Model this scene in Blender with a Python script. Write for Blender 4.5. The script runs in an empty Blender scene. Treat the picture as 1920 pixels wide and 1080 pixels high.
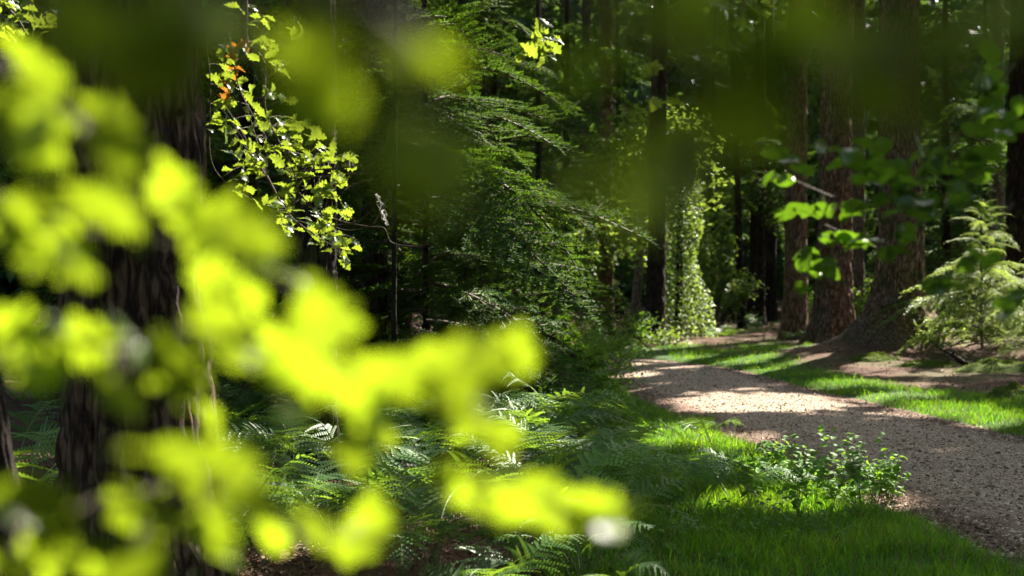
import bpy, math, random
import numpy as np
from mathutils import Matrix, Vector, Euler

# ------------------------------------------------------------------ camera, sky, sun, exposure
SC = bpy.context.scene
COL = SC.collection
R = math.radians
FPX, HORIZON, EYE = 2667.0, 490.0, 1.6          # 50 mm lens, photograph pixels
cam_d = bpy.data.cameras.new('camera'); cam = bpy.data.objects.new('camera', cam_d); COL.objects.link(cam)
cam_d.sensor_width = 36.0; cam_d.lens = 50.0; cam_d.clip_start = 0.05; cam_d.clip_end = 600
cam.location = (0, 0, EYE); cam.rotation_euler = (R(90 - 1.074), 0, 0)
cam_d.dof.use_dof = True; cam_d.dof.focus_distance = 9.2; cam_d.dof.aperture_fstop = 2.5
SC.camera = cam
SUN_AZ, SUN_EL = 38.0, 42.0                      # azimuth to the right of the view, elevation
SUND = np.array([math.sin(R(SUN_AZ)) * math.cos(R(SUN_EL)), math.cos(R(SUN_AZ)) * math.cos(R(SUN_EL)), math.sin(R(SUN_EL))])
world = bpy.data.worlds.new('World'); SC.world = world; world.use_nodes = True
wn = world.node_tree.nodes; wl = world.node_tree.links
sky = wn.new('ShaderNodeTexSky'); sky.sky_type = 'NISHITA'; sky.sun_disc = False; sky.dust_density = 2.5
sky.sun_elevation = R(SUN_EL); sky.sun_rotation = R(SUN_AZ)
wn['Background'].inputs['Strength'].default_value = 0.14
wl.new(sky.outputs[0], wn['Background'].inputs['Color'])
sun_d = bpy.data.lights.new('sun', 'SUN'); sun_d.energy = 5.0; sun_d.angle = R(0.5); sun_d.color = (1.0, 0.93, 0.80)
sun = bpy.data.objects.new('sun', sun_d); COL.objects.link(sun)
sun.rotation_euler = Vector(SUND).to_track_quat('Z', 'Y').to_euler()
vs = SC.view_settings
vs.view_transform = 'Standard'; vs.look = 'None'; vs.exposure = 2.3; vs.gamma = 1.0; vs.use_curve_mapping = False
cy = SC.cycles
cy.max_bounces = 7; cy.diffuse_bounces = 4; cy.glossy_bounces = 2; cy.transmission_bounces = 5
cy.transparent_max_bounces = 4; cy.caustics_reflective = False; cy.caustics_refractive = False
cy.sample_clamp_indirect = 6.0; cy.use_denoising = True; cy.use_adaptive_sampling = False

# ------------------------------------------------------------------ helpers
RNG = np.random.default_rng(11)
def P(px, py, Y):
    """a point that the photograph shows at (px, py), Y metres away"""
    return np.array([(px - 960) / FPX * Y, Y, EYE + (HORIZON - py) / FPX * Y])
def G(px, py):
    Y = EYE * FPX / (py - HORIZON)
    return (px - 960) / FPX * Y, Y

def vnoise(p, seed=0):
    p = np.asarray(p, float); i = np.floor(p).astype(np.int64); f = p - i; f = f * f * (3 - 2 * f)
    def h(a, b, c):
        n = (a * 374761393 + b * 668265263 + c * 2147483647 + seed * 974634777) & 0xffffffff
        n = ((n ^ (n >> 13)) * 1274126177) & 0xffffffff
        n = n ^ (n >> 16)
        return (n & 0xffff) / 65535.0
    out = 0
    for dx in (0, 1):
        for dy in (0, 1):
            for dz in (0, 1):
                w = (f[..., 0] if dx else 1 - f[..., 0]) * (f[..., 1] if dy else 1 - f[..., 1]) * (f[..., 2] if dz else 1 - f[..., 2])
                out = out + w * h(i[..., 0] + dx, i[..., 1] + dy, i[..., 2] + dz)
    return out
def fbm(p, seed=0, octs=4):
    p = np.asarray(p, float); a, s, t = 0.5, 0, 0
    for k in range(octs):
        s = s + a * vnoise(p * 2 ** k, seed + k); t += a; a *= 0.5
    return s / t

class MB:
    """collects triangles and quads, links them as one mesh"""
    def __init__(s): s.V = []; s.T = []; s.n = 0
    def add(s, V, F, mat=0):
        V = np.asarray(V, float).reshape(-1, 3); F = np.asarray(F, np.int64)
        s.V.append(V); s.T.append((F + s.n, mat)); s.n += len(V)
    def tube(s, pts, rad, k=6, mat=0, cap=True):
        pts = np.asarray(pts, float); n = len(pts); rad = np.broadcast_to(np.asarray(rad, float), (n,))
        t = np.gradient(pts, axis=0); t /= np.linalg.norm(t, axis=1)[:, None] + 1e-9
        ref = np.where(np.abs(t[:, 2:3]) > 0.9, np.array([[1., 0, 0]]), np.array([[0, 0, 1.]]))
        u = np.cross(t, ref); u /= np.linalg.norm(u, axis=1)[:, None] + 1e-9; v = np.cross(t, u)
        a = np.arange(k) / k * 2 * np.pi
        V = pts[:, None] + rad[:, None, None] * (np.cos(a)[None, :, None] * u[:, None] + np.sin(a)[None, :, None] * v[:, None])
        F = grid_faces(n, k, True)
        s.add(V, F, mat)
        if cap and rad[-1] > 0.002:
            s.add(np.vstack([V[-1], pts[-1:]]), [[i, (i + 1) % k, k] for i in range(k)], mat)
    def mesh(s, name, mats, smooth=True):
        V = np.concatenate(s.V); m = bpy.data.meshes.new(name)
        for M in mats: m.materials.append(M)
        lt = np.concatenate([np.full(len(F), F.shape[1]) for F, _ in s.T])
        li = np.concatenate([F.ravel() for F, _ in s.T]); mi = np.concatenate([np.full(len(F), k) for F, k in s.T])
        m.vertices.add(len(V)); m.vertices.foreach_set('co', V.astype(np.float32).ravel())
        m.loops.add(len(li)); m.loops.foreach_set('vertex_index', li.astype(np.int32))
        m.polygons.add(len(lt)); m.polygons.foreach_set('loop_start', np.concatenate([[0], np.cumsum(lt)[:-1]]).astype(np.int32))
        m.polygons.foreach_set('material_index', mi.astype(np.int32))
        m.polygons.foreach_set('use_smooth', np.full(len(lt), smooth))
        m.update(calc_edges=True); m.validate()
        return m
def grid_faces(n, k, wrap):
    i, j = np.meshgrid(np.arange(n - 1), np.arange(k if wrap else k - 1), indexing='ij'); j2 = (j + 1) % k
    return np.stack([i * k + j, i * k + j2, (i + 1) * k + j2, (i + 1) * k + j], -1).reshape(-1, 4)
def attr(mesh, name, vals):
    a = mesh.attributes.new(name, 'FLOAT', 'POINT'); a.data.foreach_set('value', np.asarray(vals, np.float32))

def obj(name, mesh, parent=None, M=None):
    o = bpy.data.objects.new(name, mesh); COL.objects.link(o)
    if parent is not None:
        o.parent = parent
        L = Matrix.Translation(-Vector(parent.location))
        o.matrix_local = L @ (M if M is not None else Matrix())
    elif M is not None: o.matrix_world = M
    return o
def tag(o, label, cat=None, group=None, kind=None):
    o['label'] = label
    if cat: o['category'] = cat
    if group: o['group'] = group
    if kind: o['kind'] = kind
    return o
def thing(name, loc, label, cat, group=None):
    o = bpy.data.objects.new(name, None); COL.objects.link(o); o.location = Vector(loc); o.empty_display_size = 0.1
    return tag(o, label, cat, group)
def frame(loc, y, z, s=1.0):
    """matrix whose Y axis runs along y and whose Z axis is as near z as may be"""
    y = Vector(y).normalized(); z = Vector(z); x = y.cross(z)
    if x.length < 1e-5: x = y.orthogonal()
    x.normalize(); z = x.cross(y)
    M = Matrix((x, y, z)).transposed().to_4x4() @ Matrix.Diagonal((s, s, s, 1)); M.translation = Vector(loc)
    return M
def spline(pts, n):
    pts = np.asarray(pts, float); m = len(pts)
    Q = np.vstack([2 * pts[0] - pts[1], pts, 2 * pts[-1] - pts[-2]]); out = []
    for t in np.linspace(0, m - 1, n):
        i = min(int(t), m - 2); f = t - i; a, b, c, d = Q[i:i + 4]
        out.append(0.5 * (2 * b + (c - a) * f + (2 * a - 5 * b + 4 * c - d) * f * f + (3 * b - a - 3 * c + d) * f ** 3))
    return np.array(out)
def unit(v): v = np.asarray(v, float); return v / (np.linalg.norm(v, axis=-1, keepdims=True) + 1e-9)

# ------------------------------------------------------------------ materials
def newmat(name):
    m = bpy.data.materials.new(name); m.use_nodes = True; nt = m.node_tree; nt.nodes.clear()
    return m, nt, nt.nodes, nt.links
def node(nt, typ, **kw):
    n = nt.nodes.new('ShaderNode' + typ)
    for k, v in kw.items():
        if k in n.inputs: n.inputs[k].default_value = v
        else: setattr(n, k, v)
    return n
def ramp(nt, fac, stops):
    r = nt.nodes.new('ShaderNodeValToRGB'); e = r.color_ramp.elements
    while len(e) < len(stops): e.new(0.5)
    for k, (p, c) in zip(e, stops): k.position = p; k.color = (*c, 1)
    nt.links.new(fac, r.inputs[0]); return r.outputs[0]
def leafmat(name, refl, trans, rough=0.45, spec=0.4, tfac=0.45, var=0.35, island=False, hue=0.03, patch=0.0):
    m, nt, N, L = newmat(name)
    if island: rnd = node(nt, 'NewGeometry').outputs['Random Per Island']
    else: rnd = node(nt, 'ObjectInfo').outputs['Random']
    noi = node(nt, 'TexNoise', Scale=9.0, Detail=3.0); tc = node(nt, 'TexCoord'); L.new(tc.outputs['Object'], noi.inputs['Vector'])
    def shade(col):
        mr = node(nt, 'MapRange'); mr.inputs['To Min'].default_value = 1 - var; mr.inputs['To Max'].default_value = 1 + var; L.new(rnd, mr.inputs['Value'])
        mh = node(nt, 'MapRange'); mh.inputs['To Min'].default_value = 0.5 - hue; mh.inputs['To Max'].default_value = 0.5 + hue; L.new(noi.outputs[0], mh.inputs['Value'])
        h = node(nt, 'HueSaturation', Color=(*col, 1)); L.new(mr.outputs[0], h.inputs['Value']); L.new(mh.outputs[0], h.inputs['Hue'])
        if not patch: return h.outputs[0]
        pn = node(nt, 'TexNoise', Scale=1.6, Detail=5.0, Roughness=0.6); L.new(tc.outputs['Object'], pn.inputs['Vector'])
        pm = node(nt, 'MixRGB', blend_type='MULTIPLY'); pm.inputs[0].default_value = 1.0; L.new(h.outputs[0], pm.inputs[1])
        L.new(ramp(nt, pn.outputs[0], [(0.32, (1 - patch, 1 - patch, 1 - patch)), (0.5, (1, 1, 1)), (0.7, (1 + patch * 1.2, 1 + patch * 0.4, 1))]), pm.inputs[2])
        return pm.outputs[0]
    p = node(nt, 'BsdfPrincipled', Roughness=rough); p.inputs['Specular IOR Level'].default_value = spec; L.new(shade(refl), p.inputs['Base Color'])
    t = node(nt, 'BsdfTranslucent'); L.new(shade(trans), t.inputs['Color'])
    mx = node(nt, 'MixShader', Fac=tfac); L.new(p.outputs[0], mx.inputs[1]); L.new(t.outputs[0], mx.inputs[2])
    o = node(nt, 'OutputMaterial'); L.new(mx.outputs[0], o.inputs['Surface'])
    return m
def barkmat(name, dark, light, scale=(9, 9, 2.2), bump=0.6, moss=0.0, mosscol=(0.05, 0.075, 0.015), dist=0.02):
    m, nt, N, L = newmat(name)
    tc = node(nt, 'TexCoord'); mp = node(nt, 'Mapping'); mp.inputs['Scale'].default_value = scale; L.new(tc.outputs['Object'], mp.inputs['Vector'])
    n1 = node(nt, 'TexNoise', Scale=1.6, Detail=8.0, Roughness=0.65); L.new(mp.outputs[0], n1.inputs['Vector'])
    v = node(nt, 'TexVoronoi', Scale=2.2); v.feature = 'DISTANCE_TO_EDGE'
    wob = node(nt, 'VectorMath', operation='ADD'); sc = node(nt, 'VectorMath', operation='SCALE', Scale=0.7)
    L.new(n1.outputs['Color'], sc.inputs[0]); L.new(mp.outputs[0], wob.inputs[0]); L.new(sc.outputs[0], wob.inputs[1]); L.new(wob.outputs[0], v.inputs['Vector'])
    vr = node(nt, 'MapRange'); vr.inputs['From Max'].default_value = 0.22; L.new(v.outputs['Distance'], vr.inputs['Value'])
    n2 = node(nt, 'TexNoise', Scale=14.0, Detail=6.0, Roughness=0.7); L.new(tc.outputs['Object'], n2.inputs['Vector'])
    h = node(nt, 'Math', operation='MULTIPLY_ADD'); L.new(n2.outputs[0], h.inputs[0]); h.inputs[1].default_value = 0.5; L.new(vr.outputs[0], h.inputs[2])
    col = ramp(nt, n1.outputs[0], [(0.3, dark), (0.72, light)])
    fm = node(nt, 'MixRGB'); L.new(vr.outputs[0], fm.inputs[0]); fm.inputs[1].default_value = (dark[0] * 0.55, dark[1] * 0.42, dark[2] * 0.38, 1); L.new(col, fm.inputs[2]); col = fm.outputs[0]  # furrows: red-brown inner bark, darkened further with painted crevice shade
    if moss > 0:
        n3 = node(nt, 'TexNoise', Scale=3.0, Detail=6.0); L.new(tc.outputs['Object'], n3.inputs['Vector'])
        f = ramp(nt, n3.outputs[0], [(0.62 - 0.25 * moss, (0, 0, 0)), (0.75 - 0.2 * moss, (1, 1, 1))])
        mx = node(nt, 'MixRGB'); L.new(f, mx.inputs[0]); L.new(col, mx.inputs[1]); mx.inputs[2].default_value = (*mosscol, 1); col = mx.outputs[0]
    b = node(nt, 'Bump', Strength=bump, Distance=dist); L.new(h.outputs[0], b.inputs['Height'])
    p = node(nt, 'BsdfPrincipled', Roughness=0.85); p.inputs['Specular IOR Level'].default_value = 0.2
    L.new(col, p.inputs['Base Color']); L.new(b.outputs[0], p.inputs['Normal'])
    o = node(nt, 'OutputMaterial'); L.new(p.outputs[0], o.inputs['Surface'])
    return m
def plainmat(name, col, rough=0.7, spec=0.3, island=False, var=0.4, stops=None):
    m, nt, N, L = newmat(name)
    p = node(nt, 'BsdfPrincipled', Roughness=rough); p.inputs['Specular IOR Level'].default_value = spec
    if island: L.new(ramp(nt, node(nt, 'NewGeometry').outputs['Random Per Island'], stops), p.inputs['Base Color'])
    else:
        n = node(nt, 'TexNoise', Scale=22.0, Detail=6.0); tc = node(nt, 'TexCoord'); L.new(tc.outputs['Object'], n.inputs['Vector'])
        L.new(ramp(nt, n.outputs[0], [(0.3, tuple(c * (1 - var) for c in col)), (0.7, tuple(min(1, c * (1 + var)) for c in col))]), p.inputs['Base Color'])
        b = node(nt, 'Bump', Strength=0.5, Distance=0.01); L.new(n.outputs[0], b.inputs['Height']); L.new(b.outputs[0], p.inputs['Normal'])
    o = node(nt, 'OutputMaterial'); L.new(p.outputs[0], o.inputs['Surface'])
    return m
def groundmat():
    m, nt, N, L = newmat('forest_floor')
    tc = node(nt, 'TexCoord')
    n1 = node(nt, 'TexNoise', Scale=4.0, Detail=8.0, Roughness=0.65); n2 = node(nt, 'TexNoise', Scale=45.0, Detail=5.0, Roughness=0.7)
    for n in (n1, n2): L.new(tc.outputs['Object'], n.inputs['Vector'])
    soil = ramp(nt, n2.outputs[0], [(0.3, (0.035, 0.016, 0.009)), (0.55, (0.095, 0.044, 0.024)), (0.75, (0.16, 0.085, 0.048))])
    turf = ramp(nt, n2.outputs[0], [(0.3, (0.018, 0.045, 0.006)), (0.7, (0.05, 0.12, 0.014))])
    moss = ramp(nt, n2.outputs[0], [(0.3, (0.03, 0.05, 0.008)), (0.7, (0.09, 0.12, 0.02))])
    ag = node(nt, 'Attribute', attribute_name='grass'); am = node(nt, 'Attribute', attribute_name='moss')
    x1 = node(nt, 'MixRGB'); L.new(am.outputs['Fac'], x1.inputs[0]); L.new(soil, x1.inputs[1]); L.new(moss, x1.inputs[2])
    x2 = node(nt, 'MixRGB'); L.new(ag.outputs['Fac'], x2.inputs[0]); L.new(x1.outputs[0], x2.inputs[1]); L.new(turf, x2.inputs[2])
    b = node(nt, 'Bump', Strength=0.8, Distance=0.03); L.new(n2.outputs[0], b.inputs['Height'])
    p = node(nt, 'BsdfPrincipled', Roughness=0.9); p.inputs['Specular IOR Level'].default_value = 0.2
    L.new(x2.outputs[0], p.inputs['Base Color']); L.new(b.outputs[0], p.inputs['Normal'])
    o = node(nt, 'OutputMaterial'); L.new(p.outputs[0], o.inputs['Surface'])
    return m
def pathmat():
    m, nt, N, L = newmat('gravel_track')
    tc = node(nt, 'TexCoord')
    n1 = node(nt, 'TexNoise', Scale=1.7, Detail=6.0, Roughness=0.6); v = node(nt, 'TexVoronoi', Scale=70.0); v2 = node(nt, 'TexVoronoi', Scale=28.0)
    n3 = node(nt, 'TexNoise', Scale=120.0, Detail=4.0)
    for n in (n1, v, v2, n3): L.new(tc.outputs['Object'], n.inputs['Vector'])
    stone = ramp(nt, v.outputs['Color'], [(0.15, (0.13, 0.080, 0.052)), (0.5, (0.31, 0.215, 0.148)), (0.85, (0.50, 0.39, 0.30))])
    dirt = ramp(nt, n3.outputs[0], [(0.3, (0.065, 0.034, 0.022)), (0.7, (0.19, 0.11, 0.072))])
    ae = node(nt, 'Attribute', attribute_name='edge')
    ad = node(nt, 'Math', operation='MULTIPLY_ADD'); L.new(n1.outputs[0], ad.inputs[0]); ad.inputs[1].default_value = 0.9; L.new(ae.outputs['Fac'], ad.inputs[2])
    f = ramp(nt, ad.outputs[0], [(0.5, (0, 0, 0)), (0.9, (1, 1, 1))])
    x = node(nt, 'MixRGB'); L.new(f, x.inputs[0]); L.new(stone, x.inputs[1]); L.new(dirt, x.inputs[2])
    b = node(nt, 'Bump', Strength=0.9, Distance=0.012); hs = node(nt, 'Math', operation='ADD'); L.new(v.outputs['Distance'], hs.inputs[0]); L.new(v2.outputs['Distance'], hs.inputs[1])
    L.new(hs.outputs[0], b.inputs['Height'])
    p = node(nt, 'BsdfPrincipled', Roughness=0.9); p.inputs['Specular IOR Level'].default_value = 0.25
    L.new(x.outputs[0], p.inputs['Base Color']); L.new(b.outputs[0], p.inputs['Normal'])
    o = node(nt, 'OutputMaterial'); L.new(p.outputs[0], o.inputs['Surface'])
    return m

M_GROUND, M_PATH = groundmat(), pathmat()
M_OAK = leafmat('oak_leaf', (0.065, 0.12, 0.02), (0.22, 0.29, 0.02), 0.38, 0.5, 0.5, 0.25)
M_OAKB = leafmat('oak_leaf_browned', (0.17, 0.075, 0.02), (0.35, 0.14, 0.015), 0.5, 0.4, 0.5, 0.3)
M_NEAR = leafmat('near_leaf', (0.05, 0.10, 0.010), (0.225, 0.31, 0.009), 0.36, 0.5, 0.55, 0.5)
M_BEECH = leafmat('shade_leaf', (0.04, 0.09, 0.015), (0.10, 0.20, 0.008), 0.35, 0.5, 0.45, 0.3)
M_FROND = leafmat('fern_frond', (0.07, 0.155, 0.038), (0.24, 0.40, 0.03), 0.5, 0.28, 0.35, 0.3)
M_WEED = leafmat('weed_leaf', (0.075, 0.17, 0.022), (0.22, 0.40, 0.02), 0.6, 0.15, 0.4, 0.35)
M_GRASS = leafmat('grass_blade', (0.05, 0.155, 0.010), (0.18, 0.39, 0.010), 0.55, 0.25, 0.45, 0.45, island=True, patch=0.55)
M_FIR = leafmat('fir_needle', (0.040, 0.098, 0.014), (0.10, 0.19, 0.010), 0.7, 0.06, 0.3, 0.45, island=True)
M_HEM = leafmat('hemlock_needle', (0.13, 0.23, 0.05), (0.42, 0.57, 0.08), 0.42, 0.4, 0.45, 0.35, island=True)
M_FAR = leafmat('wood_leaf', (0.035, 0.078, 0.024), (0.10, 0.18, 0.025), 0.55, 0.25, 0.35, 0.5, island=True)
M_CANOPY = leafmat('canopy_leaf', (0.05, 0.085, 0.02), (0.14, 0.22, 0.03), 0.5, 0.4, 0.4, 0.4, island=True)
M_IVY = leafmat('ivy_leaf', (0.09, 0.16, 0.04), (0.30, 0.42, 0.05), 0.5, 0.35, 0.35, 0.4, island=True)
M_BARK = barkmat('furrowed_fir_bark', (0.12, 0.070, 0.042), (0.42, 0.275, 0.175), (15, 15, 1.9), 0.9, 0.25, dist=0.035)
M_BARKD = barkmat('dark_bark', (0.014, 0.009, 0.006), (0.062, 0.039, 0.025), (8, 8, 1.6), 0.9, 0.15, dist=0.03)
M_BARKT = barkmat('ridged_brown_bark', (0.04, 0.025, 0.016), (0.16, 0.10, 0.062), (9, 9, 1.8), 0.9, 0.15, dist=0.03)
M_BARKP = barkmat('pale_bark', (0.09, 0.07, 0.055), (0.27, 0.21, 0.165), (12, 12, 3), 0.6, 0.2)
M_TWIG = plainmat('twig_bark', (0.07, 0.045, 0.03), 0.7, 0.3)
M_STALK = plainmat('green_stalk', (0.10, 0.13, 0.03), 0.5, 0.4)
M_MOSS = plainmat('moss', (0.06, 0.085, 0.014), 0.95, 0.1)
M_PEB = plainmat('pebble', None, 0.85, 0.3, True, stops=[(0.1, (0.08, 0.046, 0.03)), (0.5, (0.30, 0.20, 0.135)), (0.95, (0.56, 0.43, 0.33))])
M_LITTER = plainmat('leaf_litter', None, 0.7, 0.3, True, stops=[(0.1, (0.05, 0.027, 0.017)), (0.55, (0.12, 0.060, 0.034)), (0.95, (0.24, 0.15, 0.09))])
M_WEB = leafmat('cobweb_silk', (0.5, 0.48, 0.46), (0.5, 0.48, 0.46), 0.5, 0.3, 0.5, 0.1)

# ------------------------------------------------------------------ the track and the lie of the land
CL = spline([(6.6, -6), (5.5, 1), (4.75, 5.5), (4.2, 8.5), (3.75, 10.5), (3.4, 12.5), (3.0, 14.5), (2.6, 17.4), (2.38, 20.0), (1.85, 22.1), (0.5, 23.3), (-2, 24.2), (-8, 25.5), (-22, 28)], 420)
HW = np.interp(CL[:, 1], [-6, 5.5, 8.5, 10.5, 12.5, 17.4, 20, 22.1, 24, 28], [1.9, 1.9, 1.78, 1.5, 1.36, 1.2, 1.08, 0.95, 0.9, 0.95])
CT = unit(np.gradient(CL, axis=0)); CN = np.stack([CT[:, 1], -CT[:, 0]], 1)     # CN points to the right of travel
def path_d(x, y):
    """signed distance to the edge of the track (negative inside) and the side (+1 right of it)"""
    q = np.stack([np.ravel(x), np.ravel(y)], 1); d = np.empty(len(q)); s = np.empty(len(q))
    for a in range(0, len(q), 20000):
        w = q[a:a + 20000, None] - CL[None]; dd = np.hypot(w[..., 0], w[..., 1]) - HW[None]; k = dd.argmin(1)
        d[a:a + 20000] = dd[np.arange(len(k)), k]; s[a:a + 20000] = np.sign((w[np.arange(len(k)), k] * CN[k]).sum(1))
    return d.reshape(np.shape(x)), s.reshape(np.shape(x))
def sstep(a, b, t): t = np.clip((t - a) / (b - a), 0, 1); return t * t * (3 - 2 * t)
T3 = np.array([6.27, 23.0])                                   # the big fir on its mound
def gz(x, y, raw=False):
    x = np.asarray(x, float); y = np.asarray(y, float); d, s = path_d(x, y)
    p = np.stack([x, y, 0 * x], -1)
    z = 0.10 * (fbm(p * 0.55, 3) - 0.4) + 0.05 * (fbm(p * 2.5, 5) - 0.5)
    z = z * sstep(0.1, 1.6, d) + 0.03 * sstep(-0.02, 0.25, d) - 0.05 * (1 - sstep(-0.3, 0.05, d))
    r = np.hypot(x - T3[0], (y - T3[1]) * 0.9)
    z = z + 0.26 * np.exp(-(r / 2.1) ** 2) * sstep(0.2, 1.5, d)
    z = z + 0.22 * sstep(6.6, 8.5, x) * sstep(9, 13, y) + 0.10 * sstep(8, 16, x)
    z = z + 0.12 * np.exp(-((x - 6.9) ** 2 / 0.8 + (y - 17.6) ** 2 / 1.2))
    return z
def gz1(x, y): return float(gz(np.array([x]), np.array([y]))[0])
def grass_mask(x, y):
    d, s = path_d(x, y); p = np.stack([x, y, 0 * x], -1); n = fbm(p * 1.3, 21) - 0.5
    wl_ = np.interp(y, [4, 7, 9, 12, 16, 21], [3.0, 2.6, 2.0, 1.35, 0.75, 0.55])
    wr_ = np.interp(y, [8, 13, 15.5, 18, 20, 22, 26], [3.5, 2.2, 2.0, 0.75, 0.9, 1.3, 1.6])
    w = np.where(s > 0, wr_, wl_) + n * 0.9
    g = (1 - sstep(w - 0.25, w + 0.25, d)) * sstep(-0.12, 0.06, d + n * 0.25)
    far = sstep(23.2, 23.6, y) * (1 - sstep(25.5, 27, y)) * (s > 0) * (x < 5)
    return np.maximum(g, far * (n > -0.12) * sstep(-0.1, 0.1, d))

xs = np.concatenate([np.linspace(-220, -14, 18)[:-1], np.arange(-14, 18, 0.13), np.linspace(18, 220, 18)])
ys = np.concatenate([np.linspace(-200, 0, 16)[:-1], np.arange(0, 46, 0.13), np.linspace(46, 300, 18)])
XX, YY = np.meshgrid(xs, ys, indexing='ij'); ZZ = gz(XX, YY)
mb = MB(); mb.add(np.stack([XX, YY, ZZ], -1), grid_faces(len(xs), len(ys), False)[:, ::-1])
me = mb.mesh('ground', [M_GROUND]); gm = grass_mask(XX, YY)
attr(me, 'grass', gm.ravel())
mo = sstep(0.48, 0.62, fbm(np.stack([XX, YY, 0 * XX], -1) * 0.9, 41)) * sstep(2.5, 5, XX) * 0.35
attr(me, 'moss', mo.ravel())
tag(obj('ground', me), 'brown forest floor of needles and soil under the trees', None, None, 'structure')

k = 25; u = np.linspace(-1, 1, k); n = len(CL)
en = (fbm(np.stack([np.arange(n) * 0.12, 0 * np.arange(n), 0 * np.arange(n)], -1), 61) - 0.5) * 0.5
PX = CL[:, None] + CN[:, None] * (u[None, :, None] * (HW + 0.22)[:, None, None] + (en[:, None] * np.abs(u)[None])[..., None] * 0.3)
pz = 0.045 * (1 - u[None] ** 2) - 0.012 + 0.03 * (fbm(np.concatenate([PX, 0 * PX[..., :1]], -1) * 1.2, 71) - 0.5)
mb = MB(); mb.add(np.concatenate([PX, pz[..., None]], -1), grid_faces(n, k, False))
me = mb.mesh('path', [M_PATH]); attr(me, 'edge', np.broadcast_to(sstep(0.38, 0.95, np.abs(u))[None] * 0.75, (n, k)).ravel())
path = tag(obj('path', me), 'pale gravel track winding away to the left between grass verges', None, None, 'structure')
def path_z(x, y):
    q = np.stack([x, y], 1); w = q[:, None] - CL[None]; k_ = (w ** 2).sum(-1).argmin(1)
    uu = (w[np.arange(len(q)), k_] * CN[k_]).sum(1) / (HW[k_] + 0.22)
    return 0.045 * (1 - np.clip(uu, -1, 1) ** 2) - 0.012 + 0.03 * (fbm(np.stack([x, y, 0 * x], -1) * 1.2, 71) - 0.5)

# ------------------------------------------------------------------ where the sun comes through: gaps in the crowns overhead
SHAFTS = []
def shaft(p, r): SHAFTS.append((np.asarray(p, float), r))
def gpt(px, py): x, y = G(px, py); return np.array([x, y, 0.02])
for (px, py, r) in [(1420, 760, 0.75), (1340, 757, 0.45), (1500, 764, 0.45), (1250, 690, 0.4), (1190, 706, 0.28), (1300, 676, 0.45), (1220, 735, 0.2), (1480, 664, 0.5), (1770, 776, 0.36),
                    (1690, 748, 0.22), (1520, 690, 0.3), (1330, 832, 0.42), (1210, 815, 0.25), (1600, 725, 0.3), (1650, 752, 0.2), (1860, 795, 0.25), (1410, 682, 0.3), (1450, 700, 0.25), (1700, 730, 0.25), (1250, 655, 0.5), (1790, 690, 0.3)]:
    shaft(gpt(px, py), r)
for (px, py, Y, r) in [(120, 430, 1.0, 0.14), (350, 440, 1.0, 0.14), (540, 530, 1.0, 0.11), (80, 220, 1.0, 0.11), (210, 250, 1.0, 0.06), (100, 660, 1.0, 0.13), (330, 660, 1.0, 0.11), (560, 680, 1.0, 0.11), (740, 700, 1.0, 0.11), (920, 680, 1.0, 0.10), (920, 810, 1.0, 0.08), (690, 820, 1.0, 0.08), (60, 980, 1.0, 0.18), (180, 960, 1.0, 0.16), (420, 960, 1.0, 0.16), (330, 860, 1.0, 0.11), (300, 930, 1.0, 0.13), (520, 980, 1.0, 0.11), (690, 1000, 1.0, 0.09), (900, 920, 1.0, 0.08), (1080, 955, 1.0, 0.09),
                       (540, 290, 7.6, 0.6), (480, 120, 7.6, 0.45), (640, 380, 7.6, 0.45), (1010, 80, 7.0, 0.14), (60, 60, 7.8, 0.3), (1850, 500, 22, 1.35), (785, 250, 0.5, 0.018), (775, 300, 0.5, 0.016), (780, 112, 0.5, 0.013), (1350, 265, 0.46, 0.015), (1250, 318, 0.46, 0.010), (870, 285, 0.5, 0.010), (1330, 540, 35, 1.2), (1390, 560, 36, 0.8), (1150, 470, 31.5, 0.8), (570, 140, 0.5, 0.016), (1550, 400, 4.2, 0.16), (1480, 345, 4.2, 0.08), (1530, 500, 4.2, 0.1), (1560, 900, 9.4, 0.42), (1460, 920, 9.2, 0.3), (1640, 920, 9.4, 0.3), (1400, 850, 11, 0.3), (820, 800, 8.6, 0.16), (700, 880, 8, 0.12), (1000, 850, 9, 0.15), (1050, 800, 10, 0.14), (560, 850, 7.6, 0.12), (1350, 900, 9.2, 0.15), (1880, 620, 22, 0.5),
                       (1200, 400, 31, 1.0), (1120, 430, 31, 0.6), (1275, 520, 29, 1.1), (1290, 380, 31, 0.5), (1080, 470, 12, 0.35), (950, 500, 12, 0.25), (930, 1050, 6.2, 0.42), (1180, 1070, 6.2, 0.12),
                       (30, 900, 5.3, 0.12), (50, 1020, 5.3, 0.12), (1060, 500, 12, 0.3), (1130, 520, 12, 0.25), (960, 540, 12, 0.3), (1000, 440, 12, 0.25), (970, 780, 10, 0.2), (880, 400, 12, 0.25), (1605, 480, 30, 0.3), (1722, 470, 22.8, 0.4), (1730, 580, 22.8, 0.35), (1598, 430, 25.8, 0.3), (1600, 560, 25.8, 0.3), (1510, 450, 27.9, 0.25)]:
    shaft(P(px, py, Y), r)
gs = np.random.default_rng(303)
for _ in range(30):
    px = 1030 + 880 * gs.random(); shaft(P(px, 250 + 400 * gs.random(), 27 + 14 * gs.random()), 0.25 + 0.5 * gs.random())
for _ in range(34):
    shaft(P(640 + 480 * gs.random(), 60 + 560 * gs.random(), 11 + 4 * gs.random()), 0.12 + 0.16 * gs.random())
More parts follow.
